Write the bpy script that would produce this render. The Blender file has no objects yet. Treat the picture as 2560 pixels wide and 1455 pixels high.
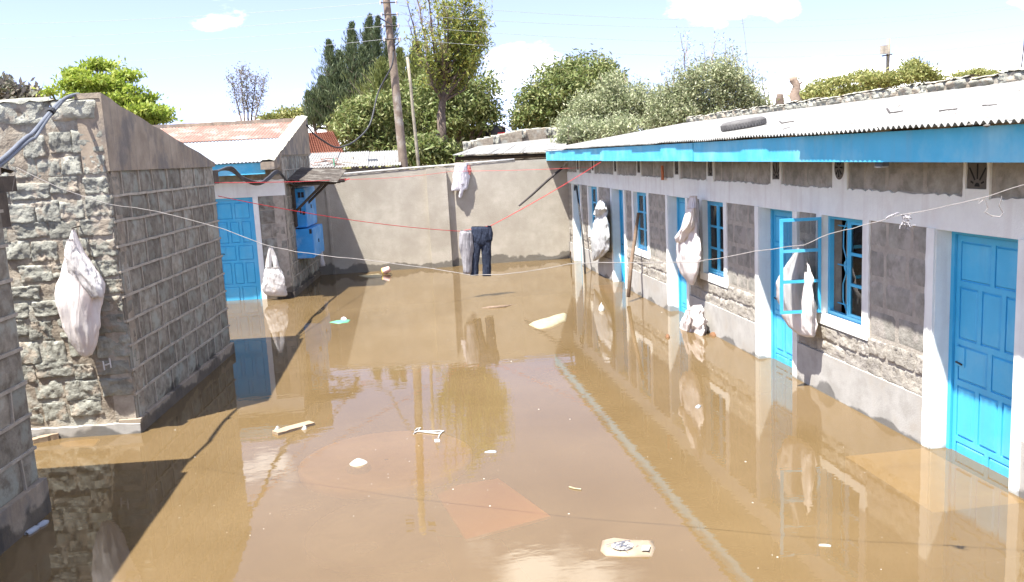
import bpy, math, random
import numpy as np
from mathutils import Vector, Matrix, noise as mnoise
random.seed(7); RNG = np.random.default_rng(7)
S = bpy.context.scene
COL = S.collection
V = Vector
# ------------------------------------------------------------------ camera
PPX, PPY, FPX, CAMZ = 1280.0, 727.5, 2180.47, 2.8
R = np.array([[0.98853256, -0.07149961, 0.13300823],
              [-0.14231522, -0.14658018, 0.97890788],
              [-0.05049516, -0.9866114, -0.15507477]])
cam = bpy.data.cameras.new('camera'); cam.sensor_width = 36.0; cam.lens = FPX / 2560 * 36
cam.clip_start = 0.05; cam.clip_end = 4000
co = bpy.data.objects.new('camera', cam); COL.objects.link(co)
m = Matrix.Identity(4)
for i in range(3):
    m[i][0] = R[i, 0]; m[i][1] = -R[i, 1]; m[i][2] = -R[i, 2]
m[2][3] = CAMZ
co.matrix_world = m
S.camera = co
# ------------------------------------------------------------------ light
SUN = V((0.94, 0.65, -2.75)).normalized()
W = bpy.data.worlds.new('World'); S.world = W; W.use_nodes = True
nt = W.node_tree; nt.nodes.clear()
out = nt.nodes.new('ShaderNodeOutputWorld'); bg = nt.nodes.new('ShaderNodeBackground')
sky = nt.nodes.new('ShaderNodeTexSky'); sky.sky_type = 'NISHITA'; sky.sun_disc = False
sky.sun_elevation = math.asin(-SUN.z); sky.sun_rotation = math.atan2(-SUN.x, -SUN.y)
sky.air_density = 1.0; sky.dust_density = 0.25; sky.ozone_density = 2.5; sky.altitude = 1700
tc = nt.nodes.new('ShaderNodeTexCoord')
mp = nt.nodes.new('ShaderNodeMapping'); mp.inputs['Scale'].default_value = (1, 1, 1.9); mp.inputs['Location'].default_value = (6.6, 11.3, 0.6)
nz = nt.nodes.new('ShaderNodeTexNoise'); nz.inputs['Scale'].default_value = 3.6; nz.inputs['Detail'].default_value = 9; nz.inputs['Roughness'].default_value = 0.55
sx = nt.nodes.new('ShaderNodeSeparateXYZ')
mr = nt.nodes.new('ShaderNodeMapRange'); mr.inputs['From Min'].default_value = 0.0; mr.inputs['From Max'].default_value = 0.18
mr.inputs['To Min'].default_value = 0.08; mr.inputs['To Max'].default_value = -0.03
ad = nt.nodes.new('ShaderNodeMath'); ad.operation = 'ADD'
rp = nt.nodes.new('ShaderNodeValToRGB'); rp.color_ramp.elements[0].position = 0.522; rp.color_ramp.elements[1].position = 0.61
mx = nt.nodes.new('ShaderNodeMix'); mx.data_type = 'RGBA'
mx.inputs['B'].default_value = (9.5, 9.5, 9.5, 1)
L = nt.links.new
L(tc.outputs['Generated'], mp.inputs['Vector']); L(mp.outputs['Vector'], nz.inputs['Vector'])
lf = nt.nodes.new('ShaderNodeVectorMath'); lf.operation = 'ADD'; lf.inputs[1].default_value = (0, 0, .11)
nm = nt.nodes.new('ShaderNodeVectorMath'); nm.operation = 'NORMALIZE'
L(tc.outputs['Generated'], lf.inputs[0]); L(lf.outputs[0], nm.inputs[0]); L(nm.outputs[0], sky.inputs[0])
L(tc.outputs['Generated'], sx.inputs[0]); L(sx.outputs['Z'], mr.inputs['Value'])
L(nz.outputs['Fac'], ad.inputs[0]); L(mr.outputs['Result'], ad.inputs[1]); L(ad.outputs[0], rp.inputs['Fac'])
hsv = nt.nodes.new('ShaderNodeMix'); hsv.data_type = 'RGBA'; hsv.blend_type = 'MULTIPLY'; hsv.inputs['Factor'].default_value = 1.0; hsv.inputs['B'].default_value = (1.10, .84, .84, 1)
L(sky.outputs[0], hsv.inputs['A'])
L(rp.outputs['Color'], mx.inputs['Factor']); L(hsv.outputs['Result'], mx.inputs['A']); L(mx.outputs['Result'], bg.inputs['Color'])
bg.inputs['Strength'].default_value = 0.136
L(bg.outputs[0], out.inputs['Surface'])
sl = bpy.data.lights.new('sun', 'SUN'); sl.energy = 5.0; sl.angle = math.radians(0.5); sl.color = (1.0, 0.965, 0.91)
so = bpy.data.objects.new('sun', sl); COL.objects.link(so)
so.rotation_euler = SUN.to_track_quat('-Z', 'Y').to_euler(); so.location = (-10, -8, 30)
S.view_settings.view_transform = 'Standard'; S.view_settings.look = 'None'
S.view_settings.gamma = 1.0; S.view_settings.exposure = 1.72; S.view_settings.use_curve_mapping = False
S.render.engine = 'CYCLES'
cy = S.cycles
cy.use_denoising = True; cy.max_bounces = 8; cy.diffuse_bounces = 4; cy.glossy_bounces = 4; cy.transparent_max_bounces = 14
cy.transmission_bounces = 4; cy.caustics_reflective = False; cy.caustics_refractive = False; cy.sample_clamp_indirect = 6
# ------------------------------------------------------------------ pixel helpers (photo pixel -> direction)
def ray(px, py):
    return R @ np.array([px - PPX, py - PPY, FPX])
def on_y(px, py, y):
    w = ray(px, py); t = y / w[1]; return V((w[0] * t, y, CAMZ + w[2] * t))
def on_x(px, py, x):
    w = ray(px, py); t = x / w[0]; return V((x, w[1] * t, CAMZ + w[2] * t))
def on_z(px, py, z=0.0):
    w = ray(px, py); t = (z - CAMZ) / w[2]; return V((w[0] * t, w[1] * t, z))
# ------------------------------------------------------------------ materials
def _n(t, kind, **kw):
    n = t.nodes.new(kind)
    for k, v in kw.items():
        if k in n.inputs: n.inputs[k].default_value = v
        else: setattr(n, k, v)
    return n
def mat(name, c1, c2=None, scale=6.0, c3=None, c3scale=1.2, c3pos=(0.5, 0.62), rough=0.85, bump=0.25, bscale=45.0, rnd=0.0, wet=None,
        spec=0.3, metal=0.0, streak=None, transl=0.0, crease=None):
    """c1-c2 fine mottling, c3 larger stains, rnd brightness change from piece to piece, wet = damp height above the flood"""
    M = bpy.data.materials.new(name); M.use_nodes = True; t = M.node_tree
    b = t.nodes['Principled BSDF']; l = t.links.new
    geo = _n(t, 'ShaderNodeNewGeometry')
    c2 = c2 or tuple(x * 0.75 for x in c1)
    n1 = _n(t, 'ShaderNodeTexNoise', Scale=scale, Detail=7.0, Roughness=0.62); l(geo.outputs['Position'], n1.inputs['Vector'])
    r1 = _n(t, 'ShaderNodeValToRGB'); e = r1.color_ramp.elements
    e[0].position = 0.36; e[1].position = 0.66; e[0].color = (*c2, 1); e[1].color = (*c1, 1)
    l(n1.outputs['Fac'], r1.inputs['Fac']); colr = r1.outputs['Color']
    def mixc(fac, a, bcol, blend='MIX'):
        x = _n(t, 'ShaderNodeMix', data_type='RGBA', blend_type=blend)
        if isinstance(fac, float): x.inputs['Factor'].default_value = fac
        else: l(fac, x.inputs['Factor'])
        l(a, x.inputs['A'])
        if isinstance(bcol, tuple): x.inputs['B'].default_value = (*bcol, 1)
        else: l(bcol, x.inputs['B'])
        return x.outputs['Result']
    if c3:
        n2 = _n(t, 'ShaderNodeTexNoise', Scale=c3scale, Detail=6.0, Roughness=0.6); l(geo.outputs['Position'], n2.inputs['Vector'])
        r2 = _n(t, 'ShaderNodeValToRGB'); r2.color_ramp.elements[0].position = c3pos[0]; r2.color_ramp.elements[1].position = c3pos[1]
        l(n2.outputs['Fac'], r2.inputs['Fac']); colr = mixc(r2.outputs['Color'], colr, c3)
    if streak:
        mpn = _n(t, 'ShaderNodeMapping'); mpn.inputs['Scale'].default_value = (9, 9, 0.7); l(geo.outputs['Position'], mpn.inputs['Vector'])
        n3 = _n(t, 'ShaderNodeTexNoise', Scale=1.0, Detail=5.0); l(mpn.outputs[0], n3.inputs['Vector'])
        r3 = _n(t, 'ShaderNodeValToRGB'); r3.color_ramp.elements[0].position = 0.52; r3.color_ramp.elements[1].position = 0.72
        l(n3.outputs['Fac'], r3.inputs['Fac'])
        mm = _n(t, 'ShaderNodeMath', operation='MULTIPLY'); mm.inputs[1].default_value = 0.6; l(r3.outputs['Color'], mm.inputs[0])
        colr = mixc(mm.outputs[0], colr, streak)
    if rnd:
        oi = _n(t, 'ShaderNodeObjectInfo')
        mrn = _n(t, 'ShaderNodeMapRange'); mrn.inputs['To Min'].default_value = 1 - rnd; mrn.inputs['To Max'].default_value = 1 + rnd
        l(oi.outputs['Random'], mrn.inputs['Value'])
        hs = _n(t, 'ShaderNodeHueSaturation'); l(mrn.outputs[0], hs.inputs['Value']); l(colr, hs.inputs['Color']); colr = hs.outputs[0]
    if wet is not None:
        sp = _n(t, 'ShaderNodeSeparateXYZ'); l(geo.outputs['Position'], sp.inputs[0])
        nw = _n(t, 'ShaderNodeTexNoise', Scale=2.2, Detail=5.0); l(geo.outputs['Position'], nw.inputs['Vector'])
        mw = _n(t, 'ShaderNodeMath', operation='MULTIPLY_ADD'); mw.inputs[1].default_value = -0.55; mw.inputs[2].default_value = 0.275
        l(nw.outputs['Fac'], mw.inputs[0])
        aw = _n(t, 'ShaderNodeMath', operation='ADD'); l(sp.outputs['Z'], aw.inputs[0]); l(mw.outputs[0], aw.inputs[1])
        mrw = _n(t, 'ShaderNodeMapRange'); mrw.inputs['From Min'].default_value = wet; mrw.inputs['From Max'].default_value = wet + 0.035
        mrw.inputs['To Min'].default_value = 0.42; mrw.inputs['To Max'].default_value = 1.0; l(aw.outputs[0], mrw.inputs['Value'])
        hw = _n(t, 'ShaderNodeHueSaturation'); l(mrw.outputs[0], hw.inputs['Value']); l(colr, hw.inputs['Color']); colr = hw.outputs[0]
    l(colr, b.inputs['Base Color'])
    b.inputs['Roughness'].default_value = rough; b.inputs['Metallic'].default_value = metal
    b.inputs['Specular IOR Level'].default_value = spec
    if bump:
        nb = _n(t, 'ShaderNodeTexNoise', Scale=bscale, Detail=8.0, Roughness=0.65); l(geo.outputs['Position'], nb.inputs['Vector'])
        bp = _n(t, 'ShaderNodeBump', Strength=bump, Distance=0.02); l(nb.outputs['Fac'], bp.inputs['Height']); l(bp.outputs[0], b.inputs['Normal'])
    if crease:
        mpc = _n(t, 'ShaderNodeMapping'); mpc.inputs['Scale'].default_value = crease; l(geo.outputs['Position'], mpc.inputs['Vector'])
        ncr = _n(t, 'ShaderNodeTexNoise', Scale=1.0, Detail=2.5, Distortion=0.5); l(mpc.outputs[0], ncr.inputs['Vector'])
        b2 = _n(t, 'ShaderNodeBump', Strength=0.75, Distance=0.05); l(ncr.outputs['Fac'], b2.inputs['Height']); l(bp.outputs[0], b2.inputs['Normal']); l(b2.outputs[0], b.inputs['Normal'])
    if transl:
        tr = _n(t, 'ShaderNodeBsdfTranslucent'); l(colr, tr.inputs['Color'])
        ms = _n(t, 'ShaderNodeMixShader'); ms.inputs[0].default_value = transl
        l(b.outputs[0], ms.inputs[1]); l(tr.outputs[0], ms.inputs[2]); l(ms.outputs[0], t.nodes['Material Output'].inputs['Surface'])
    return M
def leafmat(name, ca, cb, cc, transl=0.35):
    M = bpy.data.materials.new(name); M.use_nodes = True; t = M.node_tree; l = t.links.new
    b = t.nodes['Principled BSDF']; geo = _n(t, 'ShaderNodeNewGeometry')
    r = _n(t, 'ShaderNodeValToRGB'); e = r.color_ramp.elements; e[0].color = (*ca, 1); e[1].color = (*cc, 1)
    e2 = r.color_ramp.elements.new(0.5); e2.color = (*cb, 1)
    l(geo.outputs['Random Per Island'], r.inputs['Fac']); l(r.outputs[0], b.inputs['Base Color'])
    b.inputs['Roughness'].default_value = 0.55; b.inputs['Specular IOR Level'].default_value = 0.35
    tr = _n(t, 'ShaderNodeBsdfTranslucent'); l(r.outputs[0], tr.inputs['Color'])
    ms = _n(t, 'ShaderNodeMixShader'); ms.inputs[0].default_value = transl
    l(b.outputs[0], ms.inputs[1]); l(tr.outputs[0], ms.inputs[2]); l(ms.outputs[0], t.nodes['Material Output'].inputs['Surface'])
    return M
MT = {}
MT['stone'] = mat('dressed_stone', (.30, .275, .225), (.15, .135, .108), scale=7, c3=(.275, .28, .235), c3scale=3.5, rnd=.22, wet=.16, bump=.5, bscale=30)
MT['stone_dark'] = mat('weathered_stone', (.29, .262, .212), (.135, .118, .09), scale=8, c3=(.25, .255, .215), c3scale=4, rnd=.25, wet=.16, bump=.5, bscale=30)
MT['mortar'] = mat('cement_mortar', (.42, .375, .305), (.29, .255, .205), scale=9, wet=.16, bump=.5, bscale=40)
MT['mortar_light'] = mat('pale_mortar', (.42, .38, .32), (.31, .28, .235), scale=9, wet=.1, bump=.5, bscale=40)
MT['rubble'] = mat('rubble_stone', (.345, .345, .29), (.21, .205, .17), scale=6, c3=(.34, .29, .225), c3scale=4.5, c3pos=(.52, .6), rnd=.2, bump=.8, bscale=24)
MT['rubble_mortar'] = mat('rubble_mortar', (.33, .285, .22), (.20, .165, .125), scale=9, c3=(.33, .32, .27), c3scale=3, bump=.9, bscale=22)
MT['row_stone'] = mat('row_house_stone', (.345, .33, .285), (.21, .198, .168), scale=6, c3=(.36, .33, .29), c3scale=5, rnd=.12, bump=.55, bscale=28)
MT['row_stone_low'] = mat('row_house_rough_stone', (.40, .37, .315), (.27, .245, .205), scale=9, c3=(.31, .285, .25), c3scale=5, rnd=.12, bump=.9, bscale=26)
MT['render'] = mat('plinth_render', (.43, .415, .385), (.33, .315, .285), scale=5, c3=(.35, .325, .285), c3scale=2.5, wet=.015, bump=.2, bscale=60)
MT['render_dark'] = mat('dark_render', (.34, .28, .21), (.23, .185, .137), scale=3.2, c3=(.17, .15, .13), c3scale=2.2, wet=.12, bump=.3, bscale=35, streak=(.12, .105, .09))
MT['plaster'] = mat('yard_wall_plaster', (.485, .44, .36), (.395, .355, .285), scale=3.2, c3=(.355, .315, .25), c3scale=1.1, c3pos=(.43, .68), wet=.17, bump=.45, bscale=30)
MT['white'] = mat('white_wall_paint', (.82, .84, .79), (.75, .765, .72), scale=5, c3=(.72, .70, .655), c3scale=2.2, c3pos=(.52, .75), wet=.005, bump=.22, bscale=50, streak=(.66, .64, .60))
MT['blue'] = mat('blue_door_paint', (.06, .44, .72), (.05, .40, .67), scale=3, c3=(.10, .46, .71), c3scale=1.6, rough=.42, bump=.07, bscale=50, spec=.5, streak=(.07, .37, .62))
MT['blue_fascia'] = mat('blue_fascia_paint', (.085, .45, .66), (.06, .40, .60), scale=3, c3=(.20, .50, .63), c3scale=1.6, c3pos=(.5, .7), rough=.5, bump=.08, bscale=60, streak=(.12, .38, .54))
MT['blue_metal'] = mat('blue_cabinet_paint', (.045, .33, .72), (.03, .26, .60), scale=4, c3=(.16, .40, .70), c3scale=3, rough=.45, bump=.05)
MT['tin'] = mat('weathered_white_iron', (.27, .265, .25), (.20, .195, .18), scale=4, c3=(.16, .145, .12), c3scale=2.3, c3pos=(.56, .74), rough=.6, bump=.08, rnd=.10)
MT['tin_blue'] = mat('galvanised_iron', (.30, .325, .36), (.24, .26, .29), scale=3, rough=.45, bump=.04, rnd=.05)
MT['rust'] = mat('rusty_iron', (.27, .155, .12), (.20, .11, .085), scale=5, c3=(.32, .235, .20), c3scale=2.2, rough=.8, bump=.1, rnd=.1)
MT['rust_dark'] = mat('dark_rusted_iron', (.075, .062, .05), (.04, .033, .027), scale=6, c3=(.12, .11, .095), c3scale=3, rough=.8, bump=.2)
MT['timber'] = mat('dark_timber', (.10, .08, .06), (.055, .043, .032), scale=9, bump=.4, bscale=30)
MT['pole'] = mat('weathered_pole_wood', (.27, .21, .16), (.17, .13, .10), scale=4, c3=(.32, .29, .25), c3scale=2, bump=.4, bscale=25, streak=(.13, .10, .08))
MT['pale_wood'] = mat('pale_wood', (.33, .29, .22), (.22, .19, .145), scale=6, bump=.3)
MT['stick'] = mat('brown_stick', (.23, .16, .11), (.14, .10, .07), scale=9, bump=.3)
MT['dark_stick'] = mat('dark_stick', (.075, .065, .06), (.045, .04, .037), scale=9, bump=.3)
MT['plank'] = mat('floating_plank_wood', (.33, .25, .17), (.24, .175, .115), scale=7, bump=.25)
MT['black'] = mat('black_rubber', (.03, .03, .032), (.02, .02, .02), scale=8, rough=.6, bump=.1)
MT['tyre'] = mat('dusty_tyre', (.13, .125, .12), (.085, .08, .078), scale=8, rough=.9, bump=.3)
MT['dark'] = mat('painted_slot_shade', (.012, .011, .010), (.01, .01, .01), rough=.9, bump=0)  # near-black colour standing in for the shade inside the vent slots
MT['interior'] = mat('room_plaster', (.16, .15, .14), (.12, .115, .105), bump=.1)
MT['conduit'] = mat('grey_conduit', (.135, .145, .165), (.10, .11, .125), scale=5, rough=.5, bump=.03)
MT['cable'] = mat('black_cable', (.055, .055, .06), (.035, .035, .038), rough=.55, bump=.02)
MT['wire'] = mat('galvanised_wire', (.29, .27, .25), (.20, .185, .17), scale=20, rough=.45, bump=.1)
MT['powerline'] = mat('power_line', (.30, .31, .33), (.25, .26, .28), rough=.5, bump=0)
MT['red_cord'] = mat('red_cord', (.62, .045, .05), (.5, .03, .035), rough=.6, bump=.05)
MT['sack'] = mat('white_woven_sack', (.80, .75, .72), (.74, .685, .65), scale=5, c3=(.70, .60, .55), c3scale=2.2, c3pos=(.58, .75), rough=.7, bump=.25, bscale=55, transl=.25, crease=(10, 10, 1.5), streak=(.72, .57, .54))
MT['sack_grey'] = mat('grey_woven_sack', (.66, .67, .66), (.58, .59, .58), scale=5, c3=(.52, .54, .52), c3scale=3, rough=.65, bump=.25, bscale=55, transl=.2, crease=(9, 9, 2.4))
MT['bag'] = mat('white_plastic_bag', (.78, .76, .74), (.68, .65, .62), scale=6, c3=(.60, .47, .36), c3scale=3.5, c3pos=(.58, .72), rough=.4, bump=.25, bscale=30, transl=.35, crease=(14, 14, 5))
MT['denim'] = mat('navy_denim', (.030, .040, .068), (.016, .022, .04), scale=30, bump=.25, bscale=60, crease=(16, 16, 5))
MT['grey_cloth'] = mat('grey_cloth', (.40, .385, .395), (.30, .29, .30), scale=10, bump=.2, transl=.1, crease=(26, 26, 2))
MT['white_cloth'] = mat('white_cloth', (.75, .72, .74), (.64, .61, .63), scale=8, bump=.25, transl=.2, crease=(14, 14, 2.5))
MT['red_cloth'] = mat('red_cloth', (.45, .06, .055), (.55, .30, .25), scale=14, bump=.2)
MT['vent'] = mat('vent_concrete', (.15, .135, .115), (.10, .09, .077), scale=8, bump=.3)
MT['pad'] = mat('white_plastic', (.48, .47, .45), (.40, .39, .37), rough=.4, bump=0)
MT['litter_white'] = mat('white_litter', (.42, .405, .37), (.30, .28, .24), scale=9, rough=.6, bump=.2)
MT['litter_cream'] = mat('cream_litter', (.36, .32, .21), (.30, .25, .15), scale=9, rough=.5, bump=.2)
MT['litter_pink'] = mat('pink_plastic', (.72, .47, .42), (.65, .40, .36), rough=.45, bump=0)
MT['litter_yellow'] = mat('yellow_plastic', (.80, .62, .12), (.74, .55, .10), rough=.45, bump=0)
MT['litter_green'] = mat('green_plastic', (.10, .36, .20), (.08, .28, .16), rough=.45, bump=0)
MT['litter_brown'] = mat('brown_rind', (.20, .10, .05), (.13, .065, .03), bump=.2)
MT['packet'] = mat('tan_packet', (.30, .235, .17), (.23, .175, .12), scale=6, rough=.6, bump=.15)
MT['ink'] = mat('dark_print', (.06, .065, .09), (.20, .20, .22), scale=50, bump=0)
MT['chalk'] = mat('chalk_mark', (.55, .54, .52), (.45, .44, .42), bump=.1)
MT['slab'] = mat('step_concrete', (.92, .80, .46), (.80, .68, .38), scale=5, c3=(.70, .58, .33), c3scale=1.7, bump=.2)
MT['sunk_orange'] = mat('sunken_orange_sheet', (.92, .42, .22), (.85, .36, .2), scale=4, bump=.05)
MT['sunk_ring'] = mat('sunken_concrete', (.62, .50, .38), (.50, .40, .30), scale=5, bump=.1)
MT['tank'] = mat('black_plastic_tank', (.035, .037, .042), (.03, .03, .034), rough=.5, bump=0)
MT['tile'] = mat('clay_tile', (.42, .19, .13), (.32, .13, .085), scale=14, rough=.8, bump=.2, rnd=.1)
MT['bark'] = mat('tree_bark', (.14, .105, .08), (.075, .056, .043), scale=7, bump=.6, bscale=20)
MT['bark_pale'] = mat('pale_bark', (.34, .26, .20), (.22, .165, .125), scale=7, bump=.6, bscale=20)
MT['earth'] = mat('flooded_earth', (.20, .145, .085), (.15, .105, .06), scale=3, c3=(.26, .22, .13), c3scale=.3, bump=.3)
MT['curtain'] = mat('cream_curtain', (.62, .57, .49), (.52, .47, .40), bump=.1, transl=.2)
# glass
def glassmat(name, tint, rough=0.02):
    M = bpy.data.materials.new(name); M.use_nodes = True; t = M.node_tree; t.nodes.clear(); l = t.links.new
    o = _n(t, 'ShaderNodeOutputMaterial'); fr = _n(t, 'ShaderNodeFresnel', IOR=1.52)
    tp = _n(t, 'ShaderNodeBsdfTransparent'); tp.inputs[0].default_value = (*tint, 1)
    gl = _n(t, 'ShaderNodeBsdfGlossy', Roughness=rough); ms = _n(t, 'ShaderNodeMixShader')
    l(fr.outputs[0], ms.inputs[0]); l(tp.outputs[0], ms.inputs[1]); l(gl.outputs[0], ms.inputs[2]); l(ms.outputs[0], o.inputs['Surface'])
    return M
MT['glass'] = glassmat('window_glass', (.82, .85, .86))
# muddy water: silt at the surface lets a little light through to sunken things, plus mirror reflection by Fresnel
def watermat():
    M = bpy.data.materials.new('muddy_water'); M.use_nodes = True; t = M.node_tree; t.nodes.clear(); l = t.links.new
    o = _n(t, 'ShaderNodeOutputMaterial'); geo = _n(t, 'ShaderNodeNewGeometry')
    mp = _n(t, 'ShaderNodeMapping'); mp.inputs['Scale'].default_value = (1.0, 2.1, 1.0); l(geo.outputs['Position'], mp.inputs['Vector'])
    n1 = _n(t, 'ShaderNodeTexNoise', Scale=3.4, Detail=3.0, Roughness=0.5); l(mp.outputs[0], n1.inputs['Vector'])
    bp = _n(t, 'ShaderNodeBump', Strength=0.018, Distance=0.05); l(n1.outputs['Fac'], bp.inputs['Height'])
    fr = _n(t, 'ShaderNodeFresnel', IOR=1.58); l(bp.outputs[0], fr.inputs['Normal'])
    gl = _n(t, 'ShaderNodeBsdfGlossy', Roughness=0.015); l(bp.outputs[0], gl.inputs['Normal'])
    n2 = _n(t, 'ShaderNodeTexNoise', Scale=0.55, Detail=6.0, Roughness=0.6); l(geo.outputs['Position'], n2.inputs['Vector'])
    rp = _n(t, 'ShaderNodeValToRGB'); e = rp.color_ramp.elements; e[0].position = .35; e[1].position = .68
    e[0].color = (.156, .104, .047, 1); e[1].color = (.192, .131, .063, 1)
    l(n2.outputs['Fac'], rp.inputs['Fac'])
    df = _n(t, 'ShaderNodeBsdfDiffuse'); l(rp.outputs[0], df.inputs['Color'])
    tp = _n(t, 'ShaderNodeBsdfTransparent'); tp.inputs[0].default_value = (.86, .72, .48, 1)
    mb = _n(t, 'ShaderNodeMixShader'); mb.inputs[0].default_value = 0.71; l(tp.outputs[0], mb.inputs[1]); l(df.outputs[0], mb.inputs[2])
    ms = _n(t, 'ShaderNodeMixShader'); l(fr.outputs[0], ms.inputs[0]); l(mb.outputs[0], ms.inputs[1]); l(gl.outputs[0], ms.inputs[2])
    l(ms.outputs[0], o.inputs['Surface'])
    va = _n(t, 'ShaderNodeVolumeAbsorption', Density=5.0); va.inputs['Color'].default_value = (.62, .42, .18, 1); l(va.outputs[0], o.inputs['Volume'])
    return M
MT['water'] = watermat()
# ------------------------------------------------------------------ mesh helpers
def finish(o, label=None, cat=None, group=None, kind=None):
    if label: o['label'] = label
    if cat: o['category'] = cat
    if group: o['group'] = group
    if kind: o['kind'] = kind
    return o
def link(name, me, mt, parent=None, matrix=None):
    o = bpy.data.objects.new(name, me); COL.objects.link(o)
    if me is not None and mt is not None and len(me.materials) == 0: me.materials.append(MT[mt] if isinstance(mt, str) else mt)
    if parent is not None:
        o.parent = parent
        if parent.type == 'EMPTY': o.matrix_parent_inverse = Matrix.Translation(-parent.location)
    if matrix is not None: o.matrix_basis = matrix
    return o
def thing(name, label, cat, loc=(0, 0, 0), group=None):
    o = bpy.data.objects.new(name, None); COL.objects.link(o); o.location = V(loc); o.empty_display_size = .2
    return finish(o, label, cat, group)
class Fr:
    """a frame: a along u, b along the outward normal n, c up"""
    def __init__(s, o, u, n): s.o = V(o); s.u = V(u).normalized(); s.n = V(n).normalized()
    def p(s, a, b, c): return s.o + s.u * a + s.n * b + V((0, 0, c))
    def M(s, a, b, c, sa=1, sb=1, sc=1):
        q = s.p(a, b, c); m = Matrix.Identity(4)
        for i in range(3): m[i][0] = s.u[i] * sa; m[i][1] = s.n[i] * sb; m[i][2] = (1 if i == 2 else 0) * sc; m[i][3] = q[i]
        return m
WF = Fr((0, 0, 0), (1, 0, 0), (0, 1, 0))
class MB:
    def __init__(s): s.v = []; s.f = []
    def add(s, vs, fs):
        k = len(s.v); s.v += [tuple(x) for x in vs]; s.f += [tuple(i + k for i in f) for f in fs]
    def box(s, fr, a0, a1, b0, b1, c0, c1):
        s.add([fr.p(a, b, c) for a in (a0, a1) for b in (b0, b1) for c in (c0, c1)],
              [(0, 1, 3, 2), (4, 6, 7, 5), (0, 4, 5, 1), (2, 3, 7, 6), (0, 2, 6, 4), (1, 5, 7, 3)]); return s
    def prism(s, fr, poly, b0, b1):
        n = len(poly)
        s.add([fr.p(a, b0, c) for a, c in poly] + [fr.p(a, b1, c) for a, c in poly],
              [tuple(range(n)), tuple(range(2 * n - 1, n - 1, -1))] + [(i, (i + 1) % n, (i + 1) % n + n, i + n) for i in range(n)]); return s
    def strip(s, fr, lo, hi, b0, b1):
        """wall skin between two jagged edges lo, hi: lists of (a, c), same length"""
        n = len(lo)
        vs = [fr.p(a, b1, c) for a, c in lo] + [fr.p(a, b1, c) for a, c in hi] + [fr.p(a, b0, c) for a, c in lo] + [fr.p(a, b0, c) for a, c in hi]
        fs = []
        for i in range(n - 1):
            fs += [(i, i + 1, n + i + 1, n + i), (2 * n + i, 2 * n + i + 1, i + 1, i), (n + i, n + i + 1, 3 * n + i + 1, 3 * n + i)]
        fs += [(0, n, 3 * n, 2 * n), (n - 1, 3 * n - 1, 4 * n - 1, 2 * n - 1)]
        s.add(vs, fs); return s
    def tube(s, pts, r, seg=6, cap=True):
        pts = [V(p) for p in pts]; n = len(pts); rr = r if isinstance(r, (list, tuple)) else [r] * n
        k = len(s.v); ref = None
        for i, p in enumerate(pts):
            d = (pts[min(i + 1, n - 1)] - pts[max(i - 1, 0)]).normalized()
            if ref is None: ref = V((0, 0, 1)) if abs(d.z) < .9 else V((1, 0, 0))
            x = d.cross(ref).normalized(); y = d.cross(x).normalized(); ref = x.cross(d)
            for j in range(seg):
                an = 2 * math.pi * j / seg; s.v.append(tuple(p + (x * math.cos(an) + y * math.sin(an)) * rr[i]))
        for i in range(n - 1):
            for j in range(seg):
                a = k + i * seg + j; b = k + i * seg + (j + 1) % seg; s.f.append((a, b, b + seg, a + seg))
        if cap: s.f.append(tuple(range(k, k + seg))); s.f.append(tuple(range(k + (n - 1) * seg, k + n * seg)))
        return s
    def mesh(s, name, smooth=False):
        me = bpy.data.meshes.new(name); me.from_pydata(s.v, [], s.f); me.validate(); me.update()
        if smooth: me.polygons.foreach_set('use_smooth', [True] * len(me.polygons))
        return me
    def build(s, name, mt, parent=None, smooth=False): return link(name, s.mesh(name, smooth), mt, parent)
def quads(name, P, mt, parent=None, smooth=False):
    """P (n,4,3) loose quads"""
    n = len(P); me = bpy.data.meshes.new(name)
    me.vertices.add(n * 4); me.vertices.foreach_set('co', P.reshape(-1).astype(np.float32))
    me.loops.add(n * 4); me.loops.foreach_set('vertex_index', np.arange(n * 4, dtype=np.int32))
    me.polygons.add(n); me.polygons.foreach_set('loop_start', np.arange(0, n * 4, 4, dtype=np.int32)); me.polygons.foreach_set('loop_total', np.full(n, 4, dtype=np.int32))
    me.update(calc_edges=True)
    return link(name, me, mt, parent)
def jag(a0, a1, c, amp, step=.06):
    n = max(2, int(abs(a1 - a0) / step)); return [(a0 + (a1 - a0) * i / n, c + random.uniform(-amp, amp)) for i in range(n + 1)]
def fnoise(x, y, z, o=4): return mnoise.fractal(V((x, y, z)), 0.9, 2.0, o)
def stone_mesh(name, seed, nx, nz, rough, edge, wob):
    """unit stone: width and height 1, its face at b=0 bulging out, edges sunk behind the joint"""
    vs = []; fs = []
    for j in range(nz + 1):
        for i in range(nx + 1):
            x = i / nx - .5; z = j / nz - .5
            ed = max(abs(x), abs(z)) > .499
            fx = x + wob * fnoise(x * 2 + seed * 9.1, z * 2, .3, 2); fz = z + wob * fnoise(x * 2, z * 2 + seed * 5.3, 7.7, 2)
            d = rough * (fnoise(x * 2.6 + seed * 3.7, z * 2.2, seed * 1.3) + .6 * fnoise(x * 7 + seed, z * 6, seed * 2.3))
            q = max(abs(x), abs(z)) * 2
            b = -1.6 if ed else d - edge * max(0, q - .7) ** 2 * 8
            vs.append((fx, b, fz))
    for j in range(nz):
        for i in range(nx):
            a = j * (nx + 1) + i; fs.append((a, a + 1, a + nx + 2, a + nx + 1))
    me = bpy.data.meshes.new(name); me.from_pydata(vs, [], fs); me.update(); me.polygons.foreach_set('use_smooth', [True] * len(fs))
    return me
def variants(name, mt, k, *args):
    r = []
    for i in range(k):
        me = stone_mesh(name, i + 1, *args); me.materials.append(MT[mt]); r.append(me)
    return r
VDRESS = variants('dressed_stone', 'stone_dark', 9, 6, 4, .35, .5, .01)
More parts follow.
